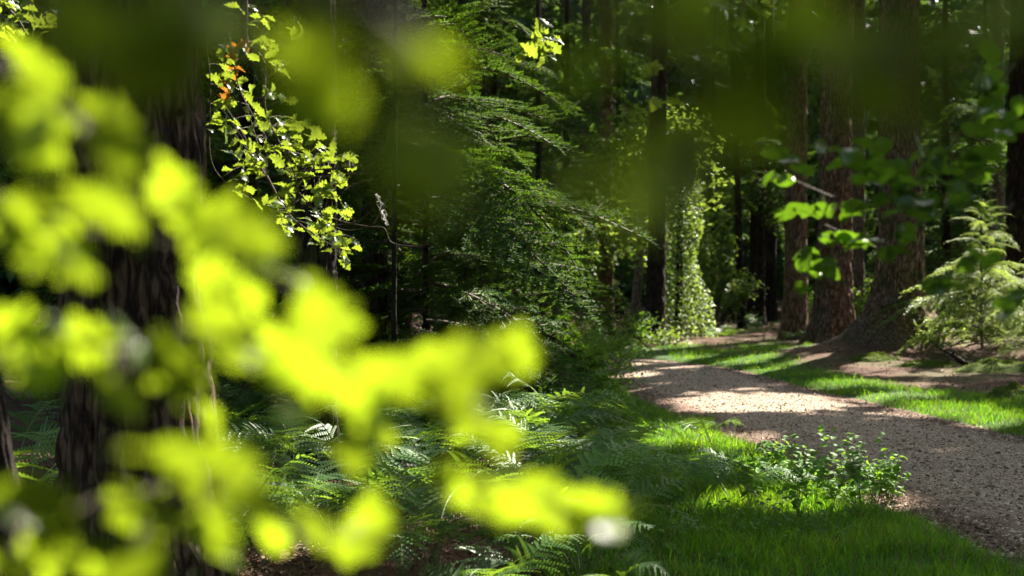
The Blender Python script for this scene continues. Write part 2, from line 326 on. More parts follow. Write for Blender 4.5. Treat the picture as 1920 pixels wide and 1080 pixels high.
def lit(Q, soft=0.12, seed=0, pad=0.0):
    """points that would stand in one of those gaps"""
    out = np.zeros(len(Q), bool); g = np.random.default_rng(seed)
    j = 1 + soft * g.normal(size=len(Q))
    for T, r in SHAFTS:
        w = Q - T; t = w @ SUND; d2 = (w * w).sum(1) - t * t
        out |= (t > 0.35) & (d2 < (r * j + pad) ** 2)
    return out
def leafcloud(C, size, aspect, nrm, seed, spread=0.8, sunholes=True):
    """one rhombic, slightly folded leaf for every centre"""
    g = np.random.default_rng(seed)
    if sunholes: C = C[~lit(C, seed=seed, pad=0.36 * size)]
    n = len(C); N = unit(np.asarray(nrm) + spread * g.normal(size=(n, 3))); a = unit(np.cross(N, g.normal(size=(n, 3)))); b = np.cross(N, a)
    s = (size * (0.6 + 0.8 * g.random(n)))[:, None]
    V = np.stack([C - a * s * 0.5, C + b * s * aspect * 0.5 + N * s * 0.06, C + a * s * 0.5 - N * s * 0.05, C - b * s * aspect * 0.5 + N * s * 0.06], 1)
    return V.reshape(-1, 3), np.arange(4 * n).reshape(-1, 4)

# ------------------------------------------------------------------ tree building
def trunk_mesh(name, h, r0, r1, lean, nseg, dz, hfine, amp, mat, flare=0.35, fh=0.35, roots=5, seed=0, bend=0.0, below=0.25):
    g = np.random.default_rng(seed)
    zs = np.concatenate([np.arange(-below, hfine, dz), np.linspace(hfine, h, 14)]); th = np.arange(nseg) / nseg * 2 * np.pi
    Z, T = np.meshgrid(zs, th, indexing='ij'); t = np.clip(Z / h, 0, 1)
    rad = r0 + (r1 - r0) * t ** 0.8
    fl = np.exp(-np.clip(Z, -0.1, 99) / fh); ridge = 0.25
    for q in range(roots):
        a = q / roots * 2 * np.pi + g.normal() * 0.3; ridge = ridge + (0.7 + 0.6 * g.random()) * np.clip(np.cos(T - a), 0, 1) ** 6
    rad = rad + r0 * flare * fl * ridge
    circ = np.stack([np.cos(T) * r0, np.sin(T) * r0, Z * 0.28], -1)
    f1 = np.abs(fbm(circ * (2.6 / max(r0, 0.12)) ** 0.7 * 3.0, seed + 5, 3) - 0.5) * 2
    f2 = fbm(circ * np.array([26, 26, 40]), seed + 9, 2) - 0.5
    rad = rad + amp * (np.clip(f1 * 2.2, 0, 1) - 0.6) + amp * 0.35 * f2
    cx = lean[0] * t + bend * np.sin(t * np.pi * 1.5) + 0.02 * r0 * np.sin(Z * 1.3); cyy = lean[1] * t
    V = np.stack([cx + np.cos(T) * rad, cyy + np.sin(T) * rad, Z], -1)
    mb = MB(); mb.add(V, grid_faces(len(zs), nseg, True)); return mb.mesh(name, [mat])
def crown_points(base, h0, h1, rad, n, seed, cone=True):
    g = np.random.default_rng(seed); nb = max(6, n // 45)
    t = g.random(nb); z = h0 + (h1 - h0) * t; rr = rad * ((1 - 0.75 * t) if cone else np.sqrt(np.clip(1 - (2 * t - 1) ** 2, 0.15, 1)))
    a = g.random(nb) * 2 * np.pi; q = rr * np.sqrt(g.random(nb))
    C = np.stack([base[0] + q * np.cos(a), base[1] + q * np.sin(a), z - 0.25 * q], 1)
    k = g.integers(0, nb, n); return C[k] + g.normal(size=(n, 3)) * np.array([0.45, 0.45, 0.22]) * (rad / 2.6)
def tall_tree(name, label, cat, x, y, h, r0, r1, mat, lean=(0, 0), nseg=96, dz=0.05, hfine=7, amp=0.03, flare=0.35, fh=0.35, roots=5, seed=0, bend=0.0, crown=(10, 20, 2.6, 1500), group=None):
    z = gz1(x, y); root = thing(name, (x, y, z), label, cat, group)
    obj('trunk', trunk_mesh('trunk', h, r0, r1, lean, nseg, dz, hfine, amp, mat, flare, fh, roots, seed, bend), root, Matrix.Translation((x, y, z)))
    if crown:
        h0, h1, rad, n = crown
        V, F = leafcloud(crown_points((x + lean[0] * 0.8, y + lean[1] * 0.8), h0, h1, rad, n, seed), 0.42, 0.55, (0, 0, 1), seed)
        mb = MB(); mb.add(V, F); obj('crown', mb.mesh('crown', [M_CANOPY], False), root)
    return root

def bough(seed, L=1.0, nside=15, needle=0.02, nw=0.0042, step=0.007, sub=True, droop=0.25, sidelen=0.42, tipdroop=0.1, mat=None):
    """a flat spray of a conifer: main axis along +Y, side shoots, needles"""
    g = np.random.default_rng(seed); mb = MB(); ND = []
    t = np.linspace(0, 1, 14)
    ax = np.stack([0.04 * np.sin(t * 3 + seed) * L, t * L, -droop * L * t ** 1.6 + 0.10 * L * np.sin(t * np.pi)], 1)
    mb.tube(ax, np.linspace(0.011, 0.0025, 14) * L, 4, 0)
    def twig(p0, d, l, lvl):
        m = max(4, int(l / 0.06)); s = np.linspace(0, 1, m)[:, None]
        pts = p0 + d * l * s + np.array([0, 0, -1.0]) * (tipdroop * l) * s ** 2 + g.normal(size=3) * 0.05 * l * s ** 2
        mb.tube(pts, np.linspace(0.0035, 0.0012, m) * (1 if lvl else 1.2), 3, 0, False)
        ns = max(3, int(l / step)); q = np.linspace(0.03, 1, ns); idx = q * (m - 1); i = np.minimum(idx.astype(int), m - 2)
        pp = pts[i] + (pts[i + 1] - pts[i]) * (idx - i)[:, None]; dd = unit(pts[i + 1] - pts[i])
        side = unit(np.cross(dd, [0, 0, 1])); up = np.cross(side, dd)
        for sg in (-1, 1):
            nd = unit(dd * 0.55 + side * sg * 0.85 + up * (0.25 + 0.25 * g.normal(size=(ns, 1))) + 0.18 * g.normal(size=(ns, 3)))
            ND.append((pp, nd, needle * (0.7 + 0.5 * g.random(ns)) * np.clip(1.3 - q * 0.55, 0.4, 1)))
        if lvl == 0 and sub:
            for q_ in np.arange(0.22, 0.92, max(0.055 / l, 0.13)):
                sg = 1 if g.random() < 0.5 else -1; k_ = int(q_ * (m - 1)); dk = unit(pts[min(k_ + 1, m - 1)] - pts[k_])
                twig(pts[k_], unit(dk * 0.75 + np.cross(dk, [0, 0, 1]) * sg * 0.7 + g.normal(size=3) * 0.08), l * 0.45 * (1.1 - q_) * (0.7 + 0.5 * g.random()), 1)
    for j in range(nside):
        for sg in (-1, 1):
            t_ = 0.10 + 0.88 * (j + 0.5 * g.random() + 0.25 * (sg > 0)) / nside; k_ = t_ * 13; i = min(int(k_), 12)
            p0 = ax[i] + (ax[i + 1] - ax[i]) * (k_ - i); l = sidelen * L * (1.05 - t_) ** 0.75 * (0.65 + 0.5 * g.random()) * min(1, 0.4 + t_ * 3)
            twig(p0, unit([sg * 0.85, 0.62 + 0.1 * g.normal(), 0.06 + 0.1 * g.normal()]), max(l, 0.05 * L), 0)
    twig(ax[-2], unit(ax[-1] - ax[-3]), 0.12 * L, 1)
    pp = np.concatenate([a for a, _, _ in ND]); nd = np.concatenate([b for _, b, _ in ND]); ln = np.concatenate([c for _, _, c in ND])[:, None]
    w = unit(np.cross(nd, g.normal(size=nd.shape) * 0.4 + np.array([0, 0, 1.0]))) * nw
    mb.add(np.stack([pp - w * 0.3, pp + nd * ln * 0.5 - w * 0.5, pp + nd * ln, pp + nd * ln * 0.5 + w * 0.5], 1).reshape(-1, 3), np.arange(4 * len(pp)).reshape(-1, 4), 1)
    return mb.mesh('branch', [M_TWIG, mat])
BOUGH = [bough(100 + i, 1.0, 16, 0.028, 0.0075, 0.0075, True, 0.22 + 0.06 * i, mat=M_FIR) for i in range(4)]
BOUGH_H = [bough(200 + i, 1.0, 16, 0.026, 0.008, 0.008, True, 0.45 + 0.15 * i, 0.36, 0.8, M_HEM) for i in range(4)]
BOUGH_F = [bough(300 + i, 1.0, 13, 0.05, 0.02, 0.022, True, 0.35 + 0.1 * i, 0.40, 0.3, M_FIR) for i in range(3)]
def conifer(name, label, x, y, h, rmax, n, boughs, seed, z0=0.5, zmax=None, mat=M_BARKD, tr=0.06, az=None, pitch=(-0.1, 0.45), group=None, cat='conifer', rough=0.08):
    g = np.random.default_rng(seed); z = gz1(x, y); root = thing(name, (x, y, z), label, cat, group)
    obj('trunk', trunk_mesh('trunk', h, tr, 0.01, (0.03 * h * g.normal() * 0.3, 0), 14, 0.25, h * 0.8, tr * 0.08, mat, 0.4, 0.15, 4, seed), root, Matrix.Translation((x, y, z)))
    for i in range(n):
        t = (i + 0.6 * g.random()) / n; zz = z0 + (h * 0.98 - z0) * t
        if zmax and zz > zmax: continue
        a = i * 2.39996 + g.normal() * 0.3
        if az is not None: a = az[0] + (az[1] - az[0]) * g.random()
        l = rmax * (1.03 - t) ** 0.75 * (0.55 + 0.65 * g.random()); p = pitch[0] + (pitch[1] - pitch[0]) * t + rough * g.normal()
        d = Vector((math.cos(a) * math.cos(p), math.sin(a) * math.cos(p), math.sin(p)))
        if zz > 5 and lit(np.array([[x + d.x * l * q_, y + d.y * l * q_, z + zz + d.z * l * q_ - 0.15 * l * q_] for q_ in (0.35, 0.7, 1.0)])).any(): continue
        obj('branch', boughs[int(g.integers(len(boughs)))], root, frame((x, y, z + zz), d, (g.normal() * (0.07 + rough), g.normal() * (0.07 + rough), 1), l))
    return root

# ------------------------------------------------------------------ the standing trees
def at(px, Y): return (px - 960) / FPX * Y, Y
x, y = T3
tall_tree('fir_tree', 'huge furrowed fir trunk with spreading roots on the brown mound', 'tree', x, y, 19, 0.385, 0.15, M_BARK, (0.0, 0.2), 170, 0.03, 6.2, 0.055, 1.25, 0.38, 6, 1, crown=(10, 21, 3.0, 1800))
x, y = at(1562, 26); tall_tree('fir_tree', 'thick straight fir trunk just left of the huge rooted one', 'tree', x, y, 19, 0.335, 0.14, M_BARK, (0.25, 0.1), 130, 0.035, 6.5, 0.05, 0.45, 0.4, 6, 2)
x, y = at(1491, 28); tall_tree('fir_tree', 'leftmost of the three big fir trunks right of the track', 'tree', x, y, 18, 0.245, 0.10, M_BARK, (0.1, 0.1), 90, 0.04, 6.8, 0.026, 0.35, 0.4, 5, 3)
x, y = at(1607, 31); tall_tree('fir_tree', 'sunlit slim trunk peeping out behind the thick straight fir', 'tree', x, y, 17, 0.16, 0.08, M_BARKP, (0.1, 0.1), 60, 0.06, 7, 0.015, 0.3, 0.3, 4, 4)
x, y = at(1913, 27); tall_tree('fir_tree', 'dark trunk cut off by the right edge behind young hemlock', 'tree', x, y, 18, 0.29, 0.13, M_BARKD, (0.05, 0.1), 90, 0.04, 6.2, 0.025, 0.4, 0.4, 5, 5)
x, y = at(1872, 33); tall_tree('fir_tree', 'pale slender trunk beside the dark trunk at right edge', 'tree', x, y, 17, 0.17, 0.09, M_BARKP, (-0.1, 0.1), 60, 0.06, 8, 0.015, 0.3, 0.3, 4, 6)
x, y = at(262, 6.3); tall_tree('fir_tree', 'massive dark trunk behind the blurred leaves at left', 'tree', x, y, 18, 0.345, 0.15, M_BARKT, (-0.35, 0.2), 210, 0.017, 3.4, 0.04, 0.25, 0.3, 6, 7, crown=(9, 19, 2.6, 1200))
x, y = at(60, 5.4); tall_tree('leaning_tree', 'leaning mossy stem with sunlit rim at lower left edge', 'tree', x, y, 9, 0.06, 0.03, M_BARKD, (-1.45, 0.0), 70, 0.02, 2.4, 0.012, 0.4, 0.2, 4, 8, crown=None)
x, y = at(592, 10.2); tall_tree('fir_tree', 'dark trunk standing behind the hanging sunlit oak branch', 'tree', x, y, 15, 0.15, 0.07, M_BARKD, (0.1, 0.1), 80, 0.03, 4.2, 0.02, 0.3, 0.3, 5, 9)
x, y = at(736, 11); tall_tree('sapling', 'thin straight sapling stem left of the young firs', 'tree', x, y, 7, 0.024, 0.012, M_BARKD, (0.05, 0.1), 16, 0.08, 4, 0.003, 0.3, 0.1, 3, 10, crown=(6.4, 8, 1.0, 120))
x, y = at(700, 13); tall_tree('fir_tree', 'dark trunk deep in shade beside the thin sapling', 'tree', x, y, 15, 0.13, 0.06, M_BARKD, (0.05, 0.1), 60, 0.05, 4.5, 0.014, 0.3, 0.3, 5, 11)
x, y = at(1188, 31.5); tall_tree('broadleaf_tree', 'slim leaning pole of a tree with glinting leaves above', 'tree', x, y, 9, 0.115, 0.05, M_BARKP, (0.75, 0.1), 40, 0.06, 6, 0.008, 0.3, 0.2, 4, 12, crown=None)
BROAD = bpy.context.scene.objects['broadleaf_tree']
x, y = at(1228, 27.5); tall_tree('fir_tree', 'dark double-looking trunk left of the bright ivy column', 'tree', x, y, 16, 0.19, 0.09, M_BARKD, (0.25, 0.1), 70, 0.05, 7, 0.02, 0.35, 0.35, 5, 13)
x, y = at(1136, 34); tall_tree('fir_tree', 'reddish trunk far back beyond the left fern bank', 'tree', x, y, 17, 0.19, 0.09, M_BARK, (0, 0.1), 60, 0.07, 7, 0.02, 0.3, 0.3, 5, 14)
x, y = at(1392, 33); tall_tree('crooked_tree', 'thin dark stem with a curved foot left of the firs', 'tree', x, y, 10, 0.10, 0.05, M_BARKD, (-0.35, 0.1), 30, 0.06, 7, 0.008, 0.5, 0.4, 3, 15, 0.0, crown=(7, 10, 1.6, 200))
x, y = at(1408, 35); tall_tree('crooked_tree', 'second thin dark stem close behind the one with curved foot', 'tree', x, y, 11, 0.11, 0.05, M_BARKD, (0.3, 0.1), 30, 0.07, 7, 0.008, 0.4, 0.4, 3, 16, crown=(8, 11, 1.6, 200))
x, y = at(1440, 37); tall_tree('fir_tree', 'shaded far trunk between thin dark stem and big firs', 'tree', x, y, 16, 0.24, 0.1, M_BARKD, (0, 0.1), 50, 0.08, 8, 0.02, 0.3, 0.3, 5, 17)

# young conifers left of the track
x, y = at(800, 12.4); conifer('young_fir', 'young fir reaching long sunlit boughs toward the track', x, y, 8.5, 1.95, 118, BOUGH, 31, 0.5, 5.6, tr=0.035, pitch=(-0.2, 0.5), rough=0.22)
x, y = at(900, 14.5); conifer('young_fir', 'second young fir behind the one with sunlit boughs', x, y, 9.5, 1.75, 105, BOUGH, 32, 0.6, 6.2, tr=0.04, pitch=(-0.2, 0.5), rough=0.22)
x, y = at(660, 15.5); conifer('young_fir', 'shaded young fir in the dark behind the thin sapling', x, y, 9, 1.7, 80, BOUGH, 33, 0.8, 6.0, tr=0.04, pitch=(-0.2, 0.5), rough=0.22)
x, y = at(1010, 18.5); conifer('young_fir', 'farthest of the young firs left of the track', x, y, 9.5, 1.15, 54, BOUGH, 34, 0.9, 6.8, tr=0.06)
# young hemlock in the sun, right
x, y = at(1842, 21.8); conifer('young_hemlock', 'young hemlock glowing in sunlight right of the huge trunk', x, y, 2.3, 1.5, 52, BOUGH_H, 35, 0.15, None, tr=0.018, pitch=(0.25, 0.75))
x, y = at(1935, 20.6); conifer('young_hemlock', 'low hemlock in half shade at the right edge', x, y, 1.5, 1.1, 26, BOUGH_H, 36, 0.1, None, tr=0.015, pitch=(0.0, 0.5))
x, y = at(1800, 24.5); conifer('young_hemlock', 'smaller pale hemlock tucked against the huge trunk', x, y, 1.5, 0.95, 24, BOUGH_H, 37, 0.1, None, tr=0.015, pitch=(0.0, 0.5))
# dark conifers further back
FARC = [(95, 16, 9, 2.2, 'dark fir behind the ferns at far left'), (330, 19, 10, 2.4, 'dark fir hidden behind the massive left trunk'), (470, 14.5, 9, 2.0, 'dark fir in shade behind the hanging oak branch'),
        (540, 24, 12, 2.8, 'tall dark fir deep in the wood left of the young firs'), (760, 24, 12, 2.8, 'tall dark fir directly behind the nearest young fir'), (930, 27, 12, 2.6, 'tall dark fir showing above the young firs'),
        (1060, 33, 13, 2.8, 'far fir left of the slim leaning pole'), (1160, 42, 14, 2.8, 'farthest fir closing the view over the track'), (1330, 39, 13, 2.6, 'far fir right of the bright ivy column'),
        (1425, 34, 13, 2.0, 'drooping dark fir left of the three big trunks'), (1545, 40, 14, 2.8, 'far fir seen between the big trunks'), (1650, 37, 13, 2.8, 'far fir behind the huge rooted trunk'),
        (1775, 31, 12, 2.6, 'bluish dark fir right of the huge rooted trunk'), (1850, 40, 14, 3.0, 'far fir above the young hemlock'), (1955, 36, 13, 2.8, 'far fir at the right edge of view')]
for i, (px, Y, h, r, lab) in enumerate(FARC):
    x, y = at(px, Y); conifer('fir_tree', lab, x, y, h, r, 46, BOUGH_F, 60 + i, 1.0 if i not in (9,) else 3.0, 3.0 + Y * 0.24, tr=0.13, pitch=(-0.25, 0.3))

# broadleaf crown on the slim pole, ivy column, low shrubs
def leafy(name, parent, C, size, mat, seed, nrm=(0.2, 0.1, 1), spread=0.7, aspect=0.6, holes=False):
    V, F = leafcloud(C, size, aspect, nrm, seed, spread, holes); mb = MB(); mb.add(V, F); return obj(name, mb.mesh(name, [mat], False), parent)
g = np.random.default_rng(5)
C = []
b0 = np.array(BROAD.location)
for i in range(60):
    a = g.random() * 2 * np.pi; l = 0.9 + 1.1 * g.random(); z = 1.9 + 3.0 * g.random(); s = np.linspace(0.1, 1, 60)[:, None]
    d = np.array([math.cos(a), math.sin(a) * 0.8, 0.0])
    C.append(b0 + np.array([0.08 * z, 0, z]) + d * l * s + np.array([0, 0, 1]) * (0.35 * s - 0.95 * s ** 2) + g.normal(size=(60, 3)) * 0.11)
leafy('crown', BROAD, np.concatenate(C), 0.145, M_IVY, 51, (0.3, 0.3, 1), 0.45)
x, y = at(1272, 29); root = thing('ivy_column', (x, y, gz1(x, y)), 'bright sunlit column of ivy leaves beside the dark trunk', 'ivy')
n = 7000; z = 4.2 * g.random(n) ** 0.9; a = g.random(n) * 2 * np.pi; rr = (0.55 - 0.06 * z + 0.12 * np.sin(z * 3 + a)) * np.sqrt(g.random(n)) + 0.05 + 0.2 * np.exp(-z * 2)
leafy('foliage', root, np.stack([x + rr * np.cos(a), y + rr * np.sin(a), 0.05 + z], 1), 0.085, M_IVY, 52, (0.3, -0.3, 0.7), 0.6)
mb = MB(); mb.tube([(x, y, 0), (x + 0.02, y, 1.8), (x + 0.05, y, 3.9)], [0.09, 0.07, 0.04], 10); obj('stem', mb.mesh('stem', [M_BARKD]), root)
def shrub(label, px, Y, w, h, n, size, mat, seed, cat='shrub', name='shrub', stems=7):
    g = np.random.default_rng(seed); x, y = at(px, Y); z0 = gz1(x, y); root = thing(name, (x, y, z0), label, cat)
    mb = MB(); C = []
    for i in range(stems * 3):
        a = g.random() * 2 * np.pi; q = w * math.sqrt(g.random()); hh = h * (0.5 + 0.5 * g.random()) * (1 - 0.45 * (q / w) ** 2)
        pts = spline([(x + 0.15 * q * math.cos(a), y + 0.15 * q * math.sin(a), z0 - 0.02), (x + 0.6 * q * math.cos(a), y + 0.6 * q * math.sin(a), z0 + hh * 0.6), (x + q * math.cos(a), y + q * math.sin(a), z0 + hh)], 12)
        mb.tube(pts, np.linspace(0.008, 0.003, 12), 4); k_ = n // (stems * 3); t = 0.25 + 0.75 * np.sqrt(g.random(k_)); idx = (t * 11).astype(int)
        C.append(pts[idx] + g.normal(size=(k_, 3)) * 0.11 * np.array([1, 1, 0.7]))
    leafy('foliage', root, np.concatenate(C), size, mat, seed, (0.1, 0, 1), 0.6); obj('stems', mb.mesh('stems', [M_TWIG]), root)
    return root
shrub('soft green bush at the bend left of the track', 1130, 21.5, 0.9, 0.85, 1600, 0.06, M_WEED, 71)
shrub('leafy bush nearest the left edge of the track', 1075, 17.5, 0.75, 0.75, 1500, 0.055, M_WEED, 72)
shrub('low bush behind the bend under the reddish trunk', 1165, 27, 1.0, 0.75, 1300, 0.07, M_WEED, 73)
shrub('small bush at the foot of the ivy column', 1255, 26.3, 0.45, 0.28, 500, 0.06, M_IVY, 74)
shrub('dark bush beyond the track left of the curved stem', 1340, 33, 1.1, 0.8, 1200, 0.09, M_FAR, 75)
shrub('tall shaded bush beyond the track under far fir', 1330, 36, 1.6, 2.2, 2200, 0.12, M_IVY, 76)
shrub('tall loose sunlit bush right of the bright ivy column', 1335, 32.5, 1.0, 3.0, 2600, 0.13, M_IVY, 82)
shrub('pale sunlit bush between the reddish trunk and slim pole', 1095, 35, 1.2, 3.2, 2600, 0.14, M_IVY, 83)
shrub('light green bush behind the two left big trunks', 1530, 31, 0.6, 1.3, 900, 0.08, M_WEED, 77)
shrub('light green bush between the thick and the huge trunk', 1618, 28, 0.3, 1.2, 700, 0.07, M_WEED, 78)
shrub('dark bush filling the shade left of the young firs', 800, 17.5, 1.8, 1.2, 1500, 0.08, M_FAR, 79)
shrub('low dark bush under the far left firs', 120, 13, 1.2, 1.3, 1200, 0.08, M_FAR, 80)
shrub('pale low bush right of the mound by the hemlock', 1760, 22.2, 0.5, 0.5, 700, 0.05, M_HEM, 81)

# the wood around and the crowns that close overhead: masses nobody could count
g = np.random.default_rng(77)
n = 190000; ncl = 6400
cc = np.stack([-22 + 50 * g.random(ncl), -24 + 76 * g.random(ncl), 9.5 + 11 * g.random(ncl)], 1)
d, s = path_d(cc[:, 0], cc[:, 1]); keep = (g.random(ncl) > 0.95 * np.exp(-(np.maximum(d, 0) / 3.1) ** 2)) & ((cc[:, 1] < 34) | (g.random(ncl) < 0.22)); cc = cc[keep]
k = g.integers(0, len(cc), n); C = cc[k] + g.normal(size=(n, 3)) * np.array([0.75, 0.75, 0.3])
gx, gy = G(1050 + 950 * g.random(11000), 880 + 300 * g.random(11000))
C = np.concatenate([C, np.stack([gx, gy, 0 * gx], 1) + SUND * (15 + 9 * g.random(11000))[:, None] + g.normal(size=(11000, 3)) * 0.3])  # extra leaves added toward the sun to shade the near ground
C = C[C[:, 2] > 2.0 + 0.20 * np.maximum(C[:, 1], 0)]
V, F = leafcloud(C, 0.5, 0.55, (0, 0, 1), 78); mb = MB(); mb.add(V, F)
tag(obj('forest_canopy', mb.mesh('forest_canopy', [M_CANOPY], False)), 'high leafy canopy of the surrounding wood closing overhead, with leaves added to shade the near ground', 'canopy', None, 'stuff')
n = 100000; a = np.concatenate([g.random(n // 2) * 2 * np.pi, np.pi / 2 + (g.random(n - n // 2) - 0.5) * 1.3]); rr = 43 + 14 * g.random(n); z = 17 * g.random(n) ** 1.1
C = np.stack([rr * np.cos(a), 6 + rr * np.sin(a), z], 1); nn = fbm(C * np.array([0.35, 0.35, 0.25]), 88, 3); C = C[(nn > 0.36)]
V, F = leafcloud(C, 0.6, 0.55, (0, -0.5, 0.5), 79, 0.8, False); mb = MB(); mb.add(V, F)
n = 66000; a = np.concatenate([g.random(n // 3) * 2 * np.pi, np.pi / 2 + (g.random(n - n // 3) - 0.5) * 1.1]); rr = 56 + 10 * g.random(n)
V, F = leafcloud(np.stack([rr * np.cos(a), 6 + rr * np.sin(a), 20 * g.random(n)], 1), 1.1, 0.6, (0, -0.6, 0.5), 80, 0.7, False); mb.add(V, F)
for i in range(120):
    a = g.random() * 2 * np.pi; r_ = 40 + 16 * g.random(); q = (r_ * math.cos(a), 6 + r_ * math.sin(a)); rr_ = 0.12 + 0.15 * g.random()
    mb.tube([(q[0], q[1], -0.1), (q[0] + g.normal() * 0.15, q[1], 7), (q[0] + g.normal() * 0.3, q[1], 15)], [rr_, rr_ * 0.8, rr_ * 0.5], 7, 1)
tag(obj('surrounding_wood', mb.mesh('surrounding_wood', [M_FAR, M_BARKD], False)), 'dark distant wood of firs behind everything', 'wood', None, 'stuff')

# ------------------------------------------------------------------ ground cover: grass, gravel, litter (uncountable)
def scatter(x0, x1, y0, y1, n, seed):
    g = np.random.default_rng(seed); t = g.random(n); y = 1 / (1 / y0 + (1 / y1 - 1 / y0) * t) if True else 0
    return x0 + (x1 - x0) * g.random(n), y, g
def in_view(x, y, m=330): px = 960 + x / y * FPX; return (px > -m) & (px < 1920 + m)
def blades(x, y, z, hgt, wid, g, lean=0.45):
    n = len(x); a = g.random(n) * 2 * np.pi; b = g.random(n) * 2 * np.pi
    w = np.stack([np.cos(a), np.sin(a), 0 * a], 1) * (wid * (0.7 + 0.6 * g.random(n)))[:, None]
    l = np.stack([np.cos(b), np.sin(b), 0 * b], 1) * (lean * hgt * (0.3 + g.random(n)))[:, None]
    p = np.stack([x, y, z], 1); up = np.array([0, 0, 1.0]) * hgt[:, None]
    V = np.stack([p - w * 0.5, p + w * 0.5, p + up * 0.6 + l * 0.35 + w * 0.38, p + up * 0.6 + l * 0.35 - w * 0.38, p + up * 0.95 + l], 1)
    i = np.arange(n)[:, None] * 5
    return V.reshape(-1, 3), i + np.array([[0, 1, 2, 3]]), i + np.array([[3, 2, 4]])
mb = MB()
for (x0, x1, y0, y1, n, sd) in [(-1.5, 3.2, 6.4, 22.5, 170000, 1), (2.6, 9.5, 11.0, 30, 165000, 2)]:
    x, y, g = scatter(x0, x1, y0, y1, n, sd); m = grass_mask(x, y); keep = (g.random(n) < m) & in_view(x, y); x, y = x[keep], y[keep]
    pn = fbm(np.stack([x, y, 0 * x], -1) * 2.2, 14); h = (0.02 + 0.075 * np.clip(pn - 0.15, 0, 1) + 0.025 * g.random(len(x)) + 0.08 * g.random(len(x)) * (g.random(len(x)) < 0.14)) * np.interp(y, [6, 9, 13], [1.25, 1.1, 0.9])
    thin = (fbm(np.stack([x, y, 0 * x], -1) * 1.1, 17) > 0.36) | (g.random(len(x)) < 0.35); x, y, h = x[thin], y[thin], h[thin]
    V, F4, F3 = blades(x, y, gz(x, y) - 0.004, h, np.full(len(x), 0.0055), g, 0.75)
    dead = g.random(len(F4)) < 0.09; o_ = mb.n
    mb.add(V, F4[~dead]); mb.T += [(F3[~dead] + o_, 0), (F4[dead] + o_, 1), (F3[dead] + o_, 1)]
M_DEAD = leafmat('dead_grass', (0.20, 0.15, 0.06), (0.25, 0.2, 0.08), 0.6, 0.2, 0.35, 0.4, island=True)
tag(obj('grass', mb.mesh('grass', [M_GRASS, M_DEAD])), 'short bright green grass on both verges of the track', 'grass', None, 'stuff')
# gravel on the track
def octa(x, y, z, s, g, flat=0.6):
    n = len(x); base = np.array([[1, 0, 0], [0, 1, 0], [-1, 0, 0], [0, -1, 0], [0, 0, 1], [0, 0, -1]], float)
    V = base[None] * (0.7 + 0.6 * g.random((n, 6, 1))) * s[:, None, None] * np.array([1, 1, flat]) + g.normal(size=(n, 6, 3)) * 0.12 * s[:, None, None]
    a = g.random(n) * 6.28; c, q = np.cos(a), np.sin(a)
    V = np.stack([V[..., 0] * c[:, None] - V[..., 1] * q[:, None], V[..., 0] * q[:, None] + V[..., 1] * c[:, None], V[..., 2]], -1) + np.stack([x, y, z], 1)[:, None]
    f = np.array([[0, 1, 4], [1, 2, 4], [2, 3, 4], [3, 0, 4], [1, 0, 5], [2, 1, 5], [3, 2, 5], [0, 3, 5]])
    return V.reshape(-1, 3), (np.arange(n)[:, None, None] * 6 + f[None]).reshape(-1, 3)
x, y, g = scatter(0.3, 6.5, 6.8, 24, 130000, 5); d, s = path_d(x, y); keep = (d < 0.02) & in_view(x, y) & (g.random(len(x)) < 0.9); x, y = x[keep][:40000], y[keep][:40000]
sz = 0.0035 + 0.010 * g.random(len(x)) ** 3 + 0.013 * (g.random(len(x)) < 0.05)
V, F = octa(x, y, path_z(x, y) + sz * 0.1, sz, g); mb = MB(); mb.add(V, F)
o = obj('gravel', mb.mesh('gravel', [M_PEB], False)); tag(o, 'loose pale gravel strewn over the track', 'gravel', None, 'stuff')
# dead leaves and needles on the soil
x, y, g = scatter(-4, 9.5, 6.0, 30, 60000, 6); d, s = path_d(x, y); gm = grass_mask(x, y); keep = ((gm < 0.5) | (g.random(len(x)) < 0.12)) & ((d > -0.35) | (g.random(len(x)) < 0.03)) & in_view(x, y); x, y = x[keep][:22000], y[keep][:22000]
C = np.stack([x, y, np.where(path_d(x, y)[0] < 0.05, path_z(x, y), gz(x, y)) + 0.012], 1)
V, F = leafcloud(C, 0.045, 0.4, (0, 0, 1), 6, 0.35, False); mb = MB(); mb.add(V, F)
tag(obj('leaf_litter', mb.mesh('leaf_litter', [M_LITTER], False)), 'dead brown leaves and needles scattered over the soil', 'leaf litter', None, 'stuff')

